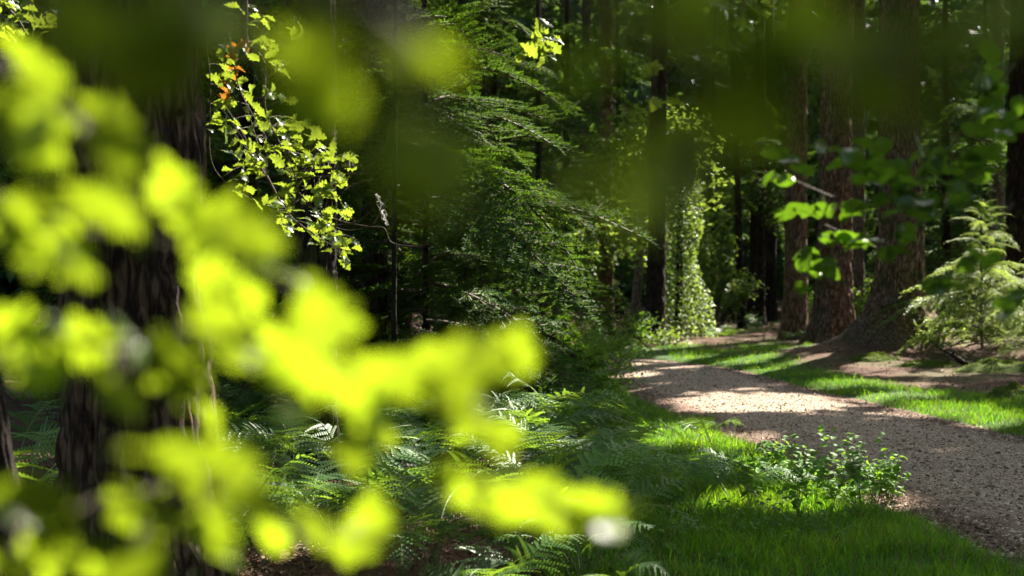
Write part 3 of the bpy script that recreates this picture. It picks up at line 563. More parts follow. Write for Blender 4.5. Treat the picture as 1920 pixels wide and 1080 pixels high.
# ------------------------------------------------------------------ ferns
ORD = ['leftmost', 'second', 'third', 'fourth', 'fifth', 'sixth', 'seventh', 'eighth', 'ninth', 'tenth', 'eleventh', 'twelfth', 'thirteenth', 'fourteenth', 'fifteenth', 'sixteenth', 'seventeenth', 'eighteenth', 'nineteenth', 'twentieth',
       'twenty-first', 'twenty-second', 'twenty-third', 'twenty-fourth', 'twenty-fifth', 'twenty-sixth']
def by_place(roots):
    """of things alike but for their place: count them from the left"""
    roots = sorted(roots, key=lambda o: o.location.x / o.location.y); n = len(roots)
    for i, o in enumerate(roots):
        k = 'leftmost' if i == 0 else 'rightmost' if i == n - 1 else (ORD[i] + ' from left' if i < n / 2 else ORD[n - 1 - i] + ' from right')
        o['label'] = o['label'] + ', ' + k
BANKS = {}
def frond_mesh(seed, L=1.0, npin=17, width=0.36, arch=0.9):
    g = np.random.default_rng(seed); mb = MB(); t = np.linspace(0, 1, 22)
    ang = np.interp(t, [0, 0.35, 1], [1.35, 1.0, 1.0 - arch - 0.55]); st = L / 21
    ax = np.concatenate([[[0, 0, 0]], np.cumsum(np.stack([0 * ang[1:], np.cos(ang[1:]) * st, np.sin(ang[1:]) * st], 1), 0)])
    mb.tube(ax, np.linspace(0.0055, 0.0012, 22), 4, 0)
    Vs = []
    for j in range(npin):
        tj = 0.36 + 0.63 * j / npin; k_ = tj * 21; i = min(int(k_), 20); p0 = ax[i] + (ax[i + 1] - ax[i]) * (k_ - i); d = unit(ax[i + 1] - ax[i]); up = np.cross([1, 0, 0], d)
        env = math.sin(min(1, (tj - 0.36) / 0.13 * 0.5 + 0.5) * math.pi / 2) * (1.02 - tj) / 0.64
        for sg in (-1, 1):
            if g.random() < 0.05: continue
            l = width * max(env, 0.05) * (0.75 + 0.4 * g.random()); pd = unit(np.array([sg, 0, 0]) * 0.9 + d * (0.32 + 0.2 * tj + 0.12 * g.normal()) + np.array([0, 0, 0.15 * g.normal()])); nrm = unit(np.cross(pd, d) * -sg); 
            m = max(5, int(15 * l / width)); q = (np.arange(m) + 0.5) / m
            c = p0 + pd * (l * q)[:, None] + np.array([0, 0, -1.0]) * (0.22 * l * q ** 2)[:, None] + up * (0.05 * g.normal() * l * q)[:, None]
            pl = 0.62 * (L * 0.63 / npin) * min(1.0, 0.4 + 2.2 * l) * (1.06 - q) ** 0.55 * (0.9 + 0.2 * g.random(m)); hw = 0.40 * l / m
            dirn = unit(np.cross(nrm, pd))
            for s2 in (-1, 1):
                e = unit(dirn * s2 + pd * 0.35)
                b = c; tip = c + e * pl[:, None] - nrm * 0.12 * pl[:, None]; mid = c + e * (pl * 0.55)[:, None]
                Vs.append(np.stack([b - pd * hw, b + pd * hw, mid + pd * hw * 0.85, tip, mid - pd * hw * 0.85], 1))
    V = np.concatenate(Vs); n = len(V); i = np.arange(n)[:, None] * 5
    mb.add(V.reshape(-1, 3), i + np.array([[0, 1, 2, 4]]), 1); mb.T.append((i + mb.n - 5 * n + np.array([[4, 2, 3]]), 1))
    return mb.mesh('frond', [M_STALK, M_FROND], False)
FROND = [frond_mesh(400 + i, 1.0, 17, 0.30 + 0.05 * (i % 3), 0.55 + 0.11 * i) for i in range(9)]
def fern(x, y, size, n, seed, label, group=None, az=None, z=None):
    g = np.random.default_rng(seed); z0 = gz1(x, y) if z is None else z; root = thing('fern', (x, y, z0), label, 'fern', group)
    for i in range(n):
        a = i / n * 2 * math.pi + g.normal() * 0.4 if az is None else az + g.normal() * 0.5
        s = size * (0.75 + 0.45 * g.random()); tilt = -0.15 + 0.30 * g.random()
        M = Matrix.Translation((x + 0.03 * g.normal(), y + 0.03 * g.normal(), z0 - 0.01)) @ Euler((-tilt, 0, 0)).to_matrix().to_4x4()
        M = Matrix.Translation((x + 0.03 * g.normal(), y + 0.03 * g.normal(), z0 - 0.01)) @ Matrix.Rotation(a, 4, 'Z') @ Matrix.Rotation(-tilt, 4, 'X') @ Matrix.Rotation(0.2 * g.normal(), 4, 'Y') @ Matrix.Diagonal((s, s, s, 1))
        obj('frond', FROND[int(g.integers(9))], root, M)
    return root
def fern_px(px, py, Y, size, n, seed, label, group=None, az=None):
    x, y = at(px, Y); return fern(x, y, size, n, seed, label, group, az)
NAMED = [(930, 6.3, 0.55, 5, 'sunlit fern at the bottom edge left of centre'), (1175, 6.35, 0.42, 3, 'small sunlit fern tip at the bottom edge near centre'), (1395, 9.2, 0.72, 5, 'pale fern arching right beside the weedy clump'),
         (1060, 12.3, 0.85, 5, 'fern whose frond arches out over the left grass verge'), (965, 11.4, 0.95, 6, 'tall fern catching sky light at the top of the bank'), (820, 8.6, 0.85, 6, 'big fern in the middle of the left bank'),
         (1330, 12.0, 0.5, 5, 'low fern on the sunlit grass by the track'), (1270, 9.7, 0.55, 5, 'fern standing on the dark grass before the pale arching one'), (1120, 10.2, 0.7, 6, 'fern at the edge of the bank above the verge'),
         (60, 8.2, 1.0, 6, 'bluish fern left of the massive trunk'), (95, 6.9, 0.8, 5, 'lower fern between leaning stem and massive trunk'), (20, 9.6, 1.1, 5, 'rear fern left of the massive trunk'),
         (1435, 27.5, 0.75, 6, 'bright fern before the leftmost big fir trunk'), (1480, 26.0, 0.5, 5, 'smaller fern at the foot of the leftmost big trunk'), (1370, 27.2, 0.6, 7, 'pale fern beyond the far grass verge'),
         (1330, 27.5, 0.45, 5, 'low pale fern at the far bend of the track'), (1215, 26.0, 0.5, 5, 'small fern before the dark trunk by the ivy'), (1775, 21.3, 0.4, 4, 'tiny fern beside the mossy root'), (1300, 8.8, 0.6, 6, 'pale fern just left of the one arching by the weeds'), (1215, 9.5, 0.65, 6, 'fern low on the verge with several pale fronds'),
         (1175, 10.8, 0.7, 6, 'fern whose fronds lean over the sunlit grass'), (1030, 10.0, 0.85, 7, 'full fern where the bank meets the verge'), (1090, 8.6, 0.7, 6, 'fern in the near grass right of the bank')]
for i, (px, Y, s, n, lab) in enumerate(NAMED): fern_px(px, 0, Y, s, n, 500 + i, lab)
g = np.random.default_rng(9); cnt = 0
BANK = [('bracken fern in the front row of the bank', 'shaded ferns at bottom left'), ('bracken fern in the middle row of the bank', 'ferns of the dense bank'), ('bracken fern in the dim back row of the bank', 'ferns at the back of the bank')]
for i in range(420):
    px = 380 + 780 * g.random(); Y = 6.6 + 11 * g.random() ** 1.3; x, y = at(px, Y); d, s = path_d(np.array([x]), np.array([y]))
    if cnt >= 88 or d[0] < np.interp(Y, [6, 8, 11, 16], [2.5, 1.9, 1.0, 0.5]): continue
    k = 0 if Y < 8.3 else (1 if Y < 12 else 2); BANKS.setdefault(k, []).append(fern(x, y, 0.6 + 0.4 * g.random(), int(g.integers(4, 7)), 600 + i, *BANK[k])); cnt += 1
for v_ in BANKS.values(): by_place(v_)

# ------------------------------------------------------------------ leaves as objects
def blade_mesh(name, half, mats, seed, fold=0.12, curl=0.12, wav=0.03):
    """leaf of length 1 along +Y: half-widths per station, folded along the midrib"""
    g = np.random.default_rng(seed); half = np.asarray(half, float); n = len(half); t = np.linspace(0, 1, n)
    zc = -curl * (t - 0.3) ** 2 + wav * np.sin(t * 9 + seed)
    mb = MB(); rows = []
    for i in range(n):
        w = half[i]; zz = fold * w
        rows.append([(-w * (1 + 0.08 * g.normal()), t[i], zc[i] + zz + wav * g.normal() * 0.5), (-w * 0.5, t[i] - 0.01, zc[i] + zz * 0.45), (0, t[i], zc[i]), (w * 0.5, t[i] - 0.01, zc[i] + zz * 0.45), (w * (1 + 0.08 * g.normal()), t[i], zc[i] + zz + wav * g.normal() * 0.5)])
    mb.add(np.array(rows), grid_faces(n, 5, False)); mb.tube([(0, -0.14, 0.0), (0, 0.0, zc[0])], [0.009, 0.009], 4)
    return mb.mesh(name, mats)
def oak_half(seed):
    g = np.random.default_rng(seed); t = np.linspace(0, 1, 24); env = 0.035 + 0.27 * np.sin(np.pi * t ** 1.25) ** 0.8
    lob = 1.06 - 0.46 * (0.5 + 0.5 * np.cos(t * 2 * np.pi * 4.5 + 0.4 * g.normal())); h = env * lob * (0.75 + 0.5 * t); h[-1] = 0.03; h[0] = 0.012; return h
def ovate_half(seed):
    t = np.linspace(0, 1, 11); h = 0.33 * np.sin(np.pi * t ** 0.85) ** 0.8; h[0] = 0.01; h[-1] = 0.004; return h
OAK = [blade_mesh('oak_leaf', oak_half(i), [M_OAK], i, 0.25, 0.25) for i in range(4)]
OAKB = [blade_mesh('brown_oak_leaf', oak_half(9 + i), [M_OAKB], 9 + i, 0.35, 0.4) for i in range(2)]
NEAR = [blade_mesh('near_oak_leaf', oak_half(20 + i) * 1.25, [M_NEAR], 20 + i, 0.2, 0.2) for i in range(4)]
SHADE = [blade_mesh('shade_leaf', ovate_half(i), [M_BEECH], 30 + i, 0.2, 0.2) for i in range(3)]
WEED = [blade_mesh('weed_leaf', ovate_half(i) * 0.95, [M_WEED], 40 + i, 0.25, 0.3, 0.02) for i in range(3)]
LITN = unit(np.array([0.25, 0.72, 0.62]))                      # leaves turn their upper side to the light
def leaf_at(root, meshes, p, length, g, nrm=LITN, spread=0.45, hang=0.5, toward=None):
    n = unit(nrm + spread * g.normal(size=3)); d = g.normal(size=3) * 0.7 + np.array([0, 0, -hang])
    if toward is not None: d = d * 0.5 + np.asarray(toward)
    d = unit(d - n * (d @ n))
    return obj('leaf', meshes[int(g.integers(len(meshes)))], root, frame(p - d * length * 0.5, d, n, length))
def twigs(root, polys, r0=0.004, r1=0.0012, k=5, name='twig', mat=None):
    for q in polys:
        mb = MB(); m = max(8, len(q) * 5); mb.tube(spline(q, m), np.linspace(r0, r1, m), k); obj(name, mb.mesh(name, [mat or M_TWIG]), root)
def pxpoly(pts, Y): return [P(a, b, Y) if len(c) == 0 else P(a, b, c[0]) for a, b, *c in pts]

# --- near, far out of focus: the sunlit sprays across the left half
def near_spray(name, label, stem, blobs, seed, depth, per=2, meshes=NEAR, L=0.047, nrm=LITN, spread=0.4, jit=9, dens=1.0):
    g = np.random.default_rng(seed); q = pxpoly(stem, depth); root = thing(name, q[0], label, 'branch')
    twigs(root, [q], 0.003, 0.001); line_ = spline(q, 60)
    for (px, py, *rest) in blobs:
        n = max(1, round((rest[0] if rest else per) * dens))
        for j in range(n):
            Y = depth * (1 + 0.10 * g.normal()); p = P(px + jit * g.normal(), py + jit * g.normal(), Y)
            leaf_at(root, meshes, p, L * (0.8 + 0.45 * g.random()), g, nrm, spread)
        k_ = ((line_ - p) ** 2).sum(1).argmin(); a = line_[max(k_ - 3, 0)]
        twigs(root, [[a, (a + p) / 2 + g.normal(size=3) * 0.006, p]], 0.0016, 0.0008, 4)
    return root
near_spray('near_branch', 'blurred yellow-green leaves glowing in the upper left corner', [(-90, 60), (40, 150), (130, 210), (220, 270)], [(40, 120, 1), (80, 150, 1), (50, 205, 3), (90, 225, 2), (20, 235, 2), (67, 290, 1), (205, 225, 2), (212, 255, 2)], 1, 1.0)
near_spray('near_branch', 'blurred glowing leaf spray crossing in front of the massive trunk', [(-90, 400), (120, 400), (330, 400), (450, 450), (600, 600)],
           [(30, 430, 3), (85, 375, 3), (60, 460, 3), (100, 420, 2), (145, 495, 2), (190, 385, 2), (235, 405, 2), (325, 360, 2), (340, 440, 1), (400, 420, 2), (450, 440, 2), (510, 460, 1), (385, 505, 1), (470, 510, 1), (540, 520, 1), (430, 570, 1), (590, 575, 1)], 2, 1.0)
near_spray('near_branch', 'long blurred glowing spray ending in a tongue at centre', [(-90, 600), (150, 640), (380, 640), (620, 680), (820, 700), (980, 660)],
           [(25, 620, 2), (80, 660, 2), (140, 640, 2), (195, 650, 3), (240, 620, 1), (215, 735, 2), (235, 750, 1), (322, 650, 2), (335, 705, 2), (430, 600, 2), (440, 660, 2), (395, 785, 1), (515, 640, 1), (590, 620, 2), (580, 690, 1), (640, 700, 1), (550, 785, 1), (660, 760, 2),
            (700, 690, 2), (760, 705, 2), (800, 690, 2), (860, 690, 2), (910, 670, 2), (955, 655, 2), (720, 800, 1), (660, 850, 1), (860, 790, 1), (900, 815, 2), (950, 825, 1), (840, 745, 1)], 3, 1.0)
near_spray('near_branch', 'blurred glowing leaf spray along the bottom left', [(-90, 930), (120, 960), (330, 930), (500, 970), (650, 1010), (760, 1000)],
           [(20, 920, 1), (60, 950, 2), (110, 1000, 2), (60, 1045, 2), (150, 1050, 2), (240, 940, 2), (280, 970, 2), (320, 840, 2), (360, 850, 1), (357, 910, 2), (400, 980, 3), (405, 1030, 2), (470, 940, 2), (520, 975, 2), (590, 990, 2), (650, 1020, 1), (700, 985, 1), (240, 1070, 2), (455, 890, 1), (10, 1075, 1)], 4, 1.0)
near_spray('near_branch', 'blurred lower spray reaching right toward the fern bank', [(700, 1030), (850, 930), (980, 930), (1180, 960)], [(860, 915, 1), (920, 925, 1), (980, 940, 1), (1040, 945, 1), (1090, 955, 2), (1140, 965, 2), (1120, 985, 1)], 5, 1.0)
# --- nearer still, in the shade: dim olive blur across the top
dim = unit(np.array([0.1, 0.5, 0.8]))
near_spray('near_branch', 'dim olive blur of leaves hanging over the middle top', [(520, -60), (760, 60), (800, 200), (860, 330)], [(560, 120, 2), (590, 180, 2), (590, 60, 1), (760, 110, 1), (830, 115, 1), (780, 230, 1), (770, 300, 2), (860, 300, 1)], 6, 0.50, nrm=LITN, L=0.031)
near_spray('near_branch', 'dim olive blur of leaves arching over the track at right', [(1000, -60), (1200, 60), (1350, 180), (1300, 330)], [(1180, 40, 2), (1300, 40, 2), (1420, 90, 2), (1390, 190, 2), (1350, 260, 2), (1270, 305, 2), (1190, 330, 1), (1090, 350, 1), (1120, 130, 1)], 7, 0.46, nrm=LITN, L=0.031)
near_spray('near_branch', 'dark olive blur of leaves across the upper right corner', [(1990, -60), (1800, 60), (1650, 90), (1520, 80)], [(1880, 60, 1), (1780, 80, 2), (1700, 60, 2), (1600, 80, 2), (1530, 100, 2), (1500, 30, 2), (1640, 160, 2), (1760, 170, 1)], 8, 0.46, nrm=dim, L=0.031)
near_spray('near_branch', 'dim olive blur of leaves over the massive trunk top', [(60, -60), (200, 40), (330, 90)], [(150, 40, 3), (230, 70, 3), (320, 40, 3), (280, 110, 2), (400, 30, 2)], 9, 0.47, nrm=dim, L=0.034)

# --- unseen foliage added above the frame to shade dim leaves and trunk edge
g = np.random.default_rng(91)
def shade_points(px0, px1, py0, py1, Y0, Y1, n, t0, t1):
    Y = Y0 + (Y1 - Y0) * g.random(n); px = px0 + (px1 - px0) * g.random(n); py = py0 + (py1 - py0) * g.random(n)
    return np.stack([(px - 960) / FPX * Y, Y, EYE + (HORIZON - py) / FPX * Y], 1) + SUND * (t0 + (t1 - t0) * g.random(n))[:, None]
C = np.concatenate([shade_points(450, 1400, -80, 420, 0.38, 0.6, 650, 2.2, 3.2), shade_points(1380, 2000, -100, 260, 0.35, 0.6, 1200, 2.0, 3.0), shade_points(30, 460, -80, 150, 0.38, 0.55, 150, 2.2, 3.2), shade_points(1380, 1960, 80, 620, 3.0, 4.6, 1100, 3.0, 4.2),
    np.stack([-0.1 + 1.5 * g.random(1700), -0.7 + 2.4 * g.random(1700), 2.35 + 1.0 * g.random(1700)], 1), shade_points(375, 420, -40, 420, 6.2, 6.5, 260, 2.5, 4.5)])
root = thing('added_shade_foliage', C[0], 'unseen foliage added above the frame to cast shade', 'branch'); V, F = leafcloud(C, 0.10, 0.6, (0, 0.3, 1), 92, 0.4); mb = MB(); mb.add(V, F); o = obj('leaves', mb.mesh('leaves', [M_CANOPY], False), root); o['kind'] = 'stuff'
twigs(root, [[np.array([-1.5, 2.2, 4.2]), np.array([0.3, 2.4, 3.7]), np.array([1.6, 2.9, 3.6])], [np.array([0.3, 2.4, 3.7]), np.array([1.8, 4.2, 4.2]), np.array([3.2, 5.2, 4.6])]], 0.02, 0.005, 6)

# --- in focus: the oak bough hanging in the sun
YO = 7.6
def oak_bough(label, stems, spots, seed, brown=(), L=0.088, spread=0.75, name='oak_branch', Y=YO, nrm=unit(np.array([0.15, 0.50, 0.8])), side=None):
    g = np.random.default_rng(seed); root = thing(name, P(*stems[0][0][:2], Y), label, 'branch')
    for i, q in enumerate(stems): twigs(root, [pxpoly(q, Y)], 0.009 if i == 0 else 0.005, 0.002, 6, 'stem' if i == 0 else 'twig')
    lines_ = np.concatenate([spline(pxpoly(q, Y), 40) for q in stems])
    for (px, py, rx, ry, n) in spots:
        for j in range(n):
            Yj = Y * (1 + 0.02 * g.normal()); p = P(px + rx * g.normal() * 0.6, py + ry * g.normal() * 0.6, Yj); k_ = ((lines_ - p) ** 2).sum(1).argmin(); a = lines_[k_]
            ms = OAKB if any((px - bx) ** 2 + (py - by) ** 2 < br * br and g.random() < bf for bx, by, br, bf in brown) else OAK
            leaf_at(root, ms, p, L * (0.7 + 0.5 * g.random()), g, nrm, spread, 0.15, unit(p - a) * 0.5 + np.array([0.7, 0, -0.15]))
            if g.random() < 0.6: twigs(root, [[a, (a + p) / 2 + np.array([0, 0, 0.01]), p]], 0.0018, 0.0009, 4)
    return root
MAIN = [(463, -30), (464, 20), (466, 81), (496, 118), (498, 207), (523, 265), (551, 322), (559, 358), (592, 395), (625, 424), (661, 432), (700, 420)]
oak_bough('oak bough in sharp focus hanging sunlit left of centre',
          [MAIN, [(429, 60), (440, 118), (453, 175), (494, 248), (523, 297), (555, 338)], [(384, 40), (390, 97), (396, 163), (396, 297), (433, 354)], [(551, 322), (600, 318), (665, 312), (712, 290), (724, 262)], [(559, 335), (640, 328), (700, 322)],
           [(592, 395), (640, 415), (690, 425), (720, 428), (735, 455), (779, 462), (806, 457)], [(700, 420), (722, 380), (728, 350)], [(625, 424), (670, 415), (700, 392)], [(660, 347), (685, 340), (702, 337)]],
          [(485, 40, 30, 25, 8), (560, 62, 22, 10, 4), (460, 100, 35, 20, 10), (500, 90, 25, 15, 7), (420, 130, 30, 25, 10), (520, 115, 20, 15, 6), (450, 180, 40, 30, 12), (520, 170, 25, 20, 6), (430, 230, 35, 25, 8), (490, 235, 35, 20, 14), (540, 240, 30, 20, 12),
           (560, 270, 35, 20, 18), (500, 290, 45, 25, 16), (600, 275, 25, 20, 10), (640, 290, 20, 12, 8), (580, 310, 40, 20, 20), (630, 330, 25, 15, 12), (655, 300, 10, 10, 5), (540, 345, 40, 20, 14), (600, 360, 35, 20, 16), (650, 395, 18, 12, 8), (610, 405, 25, 12, 9),
           (470, 330, 35, 25, 10), (535, 400, 30, 20, 8)], 1, [(420, 130, 60, 0.3), (500, 240, 40, 0.12)])
oak_bough('shaded lower oak spray below the sunlit bough', [[(500, 330), (540, 400), (590, 440), (640, 470)], [(560, 415), (620, 430), (670, 450)]], [(560, 420, 40, 20, 16), (610, 440, 35, 20, 18), (650, 465, 25, 15, 12), (520, 380, 35, 20, 10), (640, 490, 12, 8, 4), (470, 290, 50, 50, 16), (430, 200, 35, 50, 12)], 2, L=0.09, Y=8.0, nrm=unit(np.array([0.0, 0.1, 1.0])))
oak_bough('oak spray in sharp focus at the top left corner', [[(-30, -20), (30, 30), (60, 80), (110, 150)], [(60, 10), (110, 30), (118, 60)]], [(40, 30, 40, 25, 14), (90, 40, 25, 25, 12), (20, 60, 25, 20, 10), (110, 120, 15, 15, 8), (10, 8, 20, 10, 5)], 3, L=0.10, Y=7.8)
oak_bough('single oak sprig lit against the dark top centre', [[(1010, -20), (1012, 40), (1010, 90)]], [(1005, 60, 18, 14, 6), (1025, 75, 18, 14, 6), (995, 85, 14, 12, 4), (1012, 100, 18, 8, 4)], 4, L=0.10, Y=7.0)
oak_bough('few lit leaves dangling above the track right of centre', [[(1400, -20), (1380, 60), (1360, 100)], [(1380, 40), (1300, 100), (1225, 132)]], [(1370, 85, 25, 15, 7), (1400, 60, 20, 15, 4), (1228, 130, 14, 8, 4), (1240, 200, 12, 14, 3), (1300, 110, 20, 15, 3), (1340, 5, 10, 6, 3), (1290, 110, 14, 10, 3)], 5, L=0.075, Y=5.0, nrm=dim)
# --- halfway, soft: leaves hanging before the big trunks
def shade_branch(label, stem, spots, seed, Y, L=0.055, nrm=unit(np.array([0.0, 0.55, 0.85]))):
    g = np.random.default_rng(seed); q = pxpoly(stem, Y); root = thing('hanging_branch', q[0], label, 'branch'); twigs(root, [q], 0.004, 0.0012); line_ = spline(q, 60)
    for (px, py, rx, ry, n) in spots:
        for j in range(round(n * 1.3)):
            Yj = Y * (1 + 0.03 * g.normal()); p = P(px + rx * g.normal() * 0.6, py + ry * g.normal() * 0.6, Yj); a = line_[((line_ - p) ** 2).sum(1).argmin()]
            leaf_at(root, SHADE, p, L * (0.75 + 0.5 * g.random()), g, nrm, 0.45, 0.4, unit(p - a) * 0.5)
        twigs(root, [[a, (a + p) / 2, p]], 0.0018, 0.0009, 4)
    return root
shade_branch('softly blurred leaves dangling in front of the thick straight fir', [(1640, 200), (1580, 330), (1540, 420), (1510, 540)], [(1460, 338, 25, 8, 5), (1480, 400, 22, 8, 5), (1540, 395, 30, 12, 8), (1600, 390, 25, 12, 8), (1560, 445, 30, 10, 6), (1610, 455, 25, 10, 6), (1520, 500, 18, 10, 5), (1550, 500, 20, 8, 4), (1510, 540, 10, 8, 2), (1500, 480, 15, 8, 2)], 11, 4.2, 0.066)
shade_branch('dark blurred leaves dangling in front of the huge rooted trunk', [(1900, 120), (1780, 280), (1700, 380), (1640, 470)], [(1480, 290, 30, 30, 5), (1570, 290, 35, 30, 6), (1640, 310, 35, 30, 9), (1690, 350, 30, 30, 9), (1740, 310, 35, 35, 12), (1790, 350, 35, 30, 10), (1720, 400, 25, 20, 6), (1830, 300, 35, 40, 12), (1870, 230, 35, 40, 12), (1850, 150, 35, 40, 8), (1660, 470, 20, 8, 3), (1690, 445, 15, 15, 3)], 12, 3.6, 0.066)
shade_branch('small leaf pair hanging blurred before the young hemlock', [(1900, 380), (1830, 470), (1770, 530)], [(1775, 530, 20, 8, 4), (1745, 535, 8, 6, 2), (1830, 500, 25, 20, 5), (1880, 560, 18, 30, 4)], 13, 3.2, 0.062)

# ------------------------------------------------------------------ weeds by the track, small things
def weed(px, py, h, n, seed, label, group=None, L=0.045, Y=None):
    g = np.random.default_rng(seed); x, y = G(px, py); z0 = gz1(x, y); root = thing('weed', (x, y, z0), label, 'weed', group)
    for s_ in range(3):
        a = g.random() * 6.28; q = [np.array([x, y, z0 - 0.01]), np.array([x + 0.05 * math.cos(a), y + 0.05 * math.sin(a), z0 + h * 0.55]), np.array([x + 0.14 * math.cos(a), y + 0.14 * math.sin(a), z0 + h * (0.8 + 0.3 * g.random())])]
        twigs(root, [q], 0.0025, 0.001, 4, 'stem', M_STALK); line_ = spline(q, 20)
        for j in range(n // 3):
            c = line_[int(5 + 14 * (j + g.random()) / (n // 3)) if n // 3 else 10]; d = unit(np.array([g.normal(), g.normal(), 0.35]))
            leaf_at(root, WEED, c + d * L * 0.6, L * (0.7 + 0.6 * g.random()), g, np.array([0, -0.1, 1.0]), 0.3, 0.0, d * 1.5)
    return root
g = np.random.default_rng(3)
WG = []
for i in range(26):
    px = 1385 + 300 * g.random(); py = 990 - (px - 1440) * 0.10 - 70 * g.random()
    WG.append(weed(px, max(py, 915), 0.14 + 0.34 * g.random(), 30, 700 + i, 'leafy green weed in the clump by the track', 'weeds in the clump by the track', L=0.06))
weed(1468, 905, 0.46, 9, 750, 'tall thin weed spike rising against the track', L=0.03); weed(1560, 895, 0.36, 9, 751, 'short leafy weed spike right of the tall thin one', L=0.035); weed(1690, 935, 0.2, 9, 752, 'lone dark weed at the right tip of the clump', L=0.03)
by_place(WG); WG = []
for i in range(20):
    px = 1040 + 110 * g.random(); py = 690 + 60 * g.random(); x, y = G(px, py)
    WG.append(weed(px, py + 20, 0.22 + 0.2 * g.random(), 15, 780 + i, 'bluish green weed at the far left track edge', 'weeds at the far left edge', L=0.06))
by_place(WG); WG = []
for i in range(44):
    WG.append(weed(1020 + 620 * g.random(), 900 + 180 * g.random() ** 0.8, 0.08 + 0.09 * g.random(), 12, 820 + i, 'small low weed in the dark grass at bottom', 'low weeds in the dark grass', L=0.036))
by_place(WG)

# moss hummocks, roots, broken branch on the mound
def hummock(px, py, w, dpt, h, seed, label):
    x, y = G(px, py); y += 0.0; z = gz1(x, y); th = np.linspace(0, 2 * np.pi, 64, endpoint=False); ph = np.linspace(0.0, 1, 22)
    Pm, T = np.meshgrid(ph, th, indexing='ij'); q = np.stack([np.cos(T) * Pm * 3, np.sin(T) * Pm * 3, 0 * T + seed], -1); nz = fbm(q * 1.2, seed); r = 1 + 0.5 * (fbm(np.stack([np.cos(T), np.sin(T), 0 * T], -1) * 1.5, seed + 3) - 0.5)
    V = np.stack([np.cos(T) * Pm * r * w, np.sin(T) * Pm * r * dpt, h * (1 - Pm ** 2.2) * (0.1 + 1.8 * nz) - 0.06 * Pm ** 3 + 0.05 * (fbm(q * 4, seed + 8) - 0.5)], -1)
    mb = MB(); mb.add(V, grid_faces(22, 64, True)[:, ::-1]); root = thing('moss_hummock', (x, y, z), label, 'moss'); obj('mound', mb.mesh('mound', [M_MOSS]), root, Matrix.Translation((x, y, z)))
    g = np.random.default_rng(seed); k = g.integers(0, V.shape[0] * V.shape[1], 3500); p = V.reshape(-1, 3)[k] + np.array([x, y, z]) + g.normal(size=(3500, 3)) * np.array([0.012, 0.012, 0])
    Vb, F4, F3 = blades(p[:, 0], p[:, 1], p[:, 2] - 0.003, 0.012 + 0.014 * g.random(3500), np.full(3500, 0.006), g, 0.8); mb = MB(); mb.add(Vb, F4); mb.T.append((F3, 0)); o = obj('moss_tufts', mb.mesh('moss_tufts', [M_GRASSM]), root); o['kind'] = 'stuff'
M_GRASSM = leafmat('moss_tuft', (0.07, 0.10, 0.012), (0.16, 0.22, 0.02), 0.7, 0.2, 0.35, 0.4, island=True)
hummock(1640, 692, 0.45, 0.4, 0.07, 1, 'mossy hummock on the brown mound below the huge trunk'); hummock(1740, 700, 0.5, 0.3, 0.07, 2, 'long mossy hump at the front of the brown mound')
hummock(1880, 708, 0.7, 0.5, 0.13, 3, 'mossy bank at the right edge beside the broken branch'); hummock(1905, 752, 0.4, 0.4, 0.12, 4, 'small dark hummock in the grass at the right edge'); hummock(1820, 664, 0.6, 0.3, 0.12, 5, 'mossy ridge running right from the huge trunk')
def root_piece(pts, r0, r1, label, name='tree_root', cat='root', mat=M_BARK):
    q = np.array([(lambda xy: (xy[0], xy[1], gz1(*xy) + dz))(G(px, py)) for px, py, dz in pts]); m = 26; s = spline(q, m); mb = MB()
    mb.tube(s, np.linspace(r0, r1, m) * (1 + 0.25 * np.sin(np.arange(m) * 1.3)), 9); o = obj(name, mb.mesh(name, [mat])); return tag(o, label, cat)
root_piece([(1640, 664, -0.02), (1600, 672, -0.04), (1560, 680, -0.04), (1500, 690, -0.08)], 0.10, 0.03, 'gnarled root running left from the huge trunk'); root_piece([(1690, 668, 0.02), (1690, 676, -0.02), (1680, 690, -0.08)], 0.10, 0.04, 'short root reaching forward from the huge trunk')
root_piece([(1750, 668, 0.12), (1800, 672, 0.05), (1850, 680, -0.02)], 0.12, 0.04, 'mossy root running right from the huge trunk')
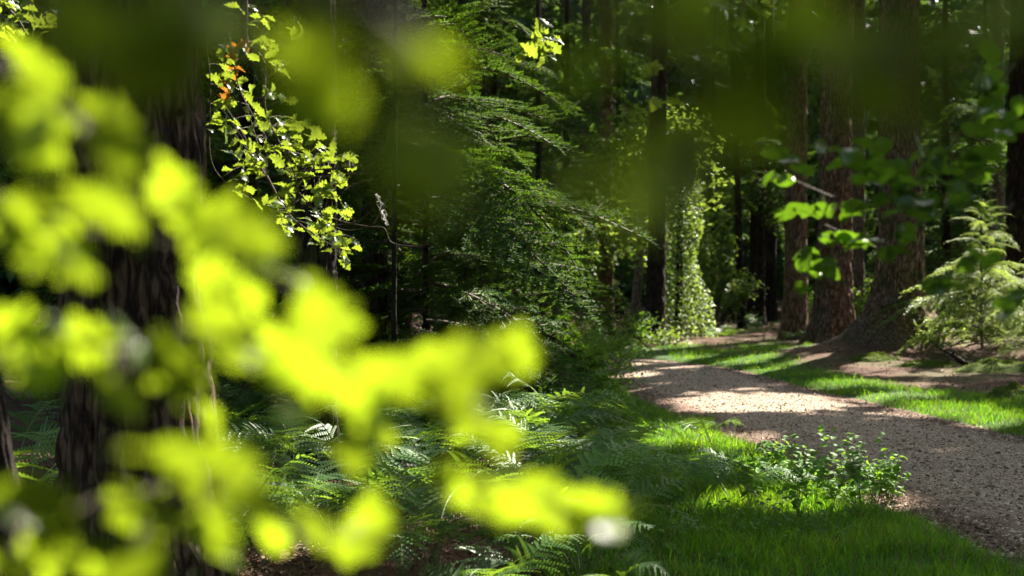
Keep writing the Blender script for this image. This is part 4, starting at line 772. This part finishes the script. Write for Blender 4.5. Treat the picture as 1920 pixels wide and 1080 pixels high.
bx, by = G(1815, 702); bz = gz1(bx, by); b = np.array([(bx - 0.34, by + 0.1, bz + 0.24), (bx - 0.2, by + 0.06, bz + 0.16), (bx - 0.05, by, bz + 0.05), (bx + 0.12, by - 0.05, bz - 0.06)]); mb = MB(); mb.tube(spline(b, 16), np.linspace(0.010, 0.055, 16) * (1 + 0.15 * np.sin(np.arange(16) * 1.7)), 8)
mb.tube([b[1], b[1] + np.array([0.03, -0.05, 0.07])], [0.018, 0.010], 6)
tag(obj('broken_branch', mb.mesh('broken_branch', [M_BARKD])), 'dark broken branch poking up from the moss at right', 'branch')
# dead brushwood under the hemlock
g = np.random.default_rng(8); TW = []
for i in range(6):
    p0 = P(1760 + 130 * g.random(), 640 + 25 * g.random(), 21.2); d = np.array([0.7 * g.normal() + 0.4, 0.3 * g.normal(), 0.12 * g.normal()]); mb = MB(); mb.tube(spline([p0, p0 + d * 0.5 + np.array([0, 0, 0.08]), p0 + d], 12), np.linspace(0.012, 0.004, 12), 5)
    TW.append((p0, tag(obj('dead_twig', mb.mesh('dead_twig', [M_TWIG])), 'dead twig in the brushwood under the young hemlock', 'twig', 'brushwood under the hemlock')))
for i, (p0, o) in enumerate(sorted(TW, key=lambda q: q[0][0])): o['label'] += ', ' + (ORD[i] + (' from left' if i else ''))
# scrap of cobweb on the oak twig
g = np.random.default_rng(4); mb = MB(); rows = np.linspace(0, 1, 10); pts = np.array([[P(706 + 20 * t + 9 * (s - 0.5) * math.sin(0.4 + 2.4 * t) + 2.5 * g.normal(), 366 + 54 * t + 2 * g.normal(), 7.6 + 0.01 * g.normal()) for s in np.linspace(0, 1, 5)] for t in rows])
for r_ in pts: mb.tube(r_, 0.0012, 3, cap=False)
for c_ in range(5): mb.tube(pts[:, c_], 0.0013, 3, cap=False)
F = grid_faces(10, 5, False); mb.add(pts, F[g.random(len(F)) < 0.35]); tag(obj('cobweb', mb.mesh('cobweb', [M_WEB], False)), 'greyish scrap of cobweb caught on the oak twig', 'cobweb')
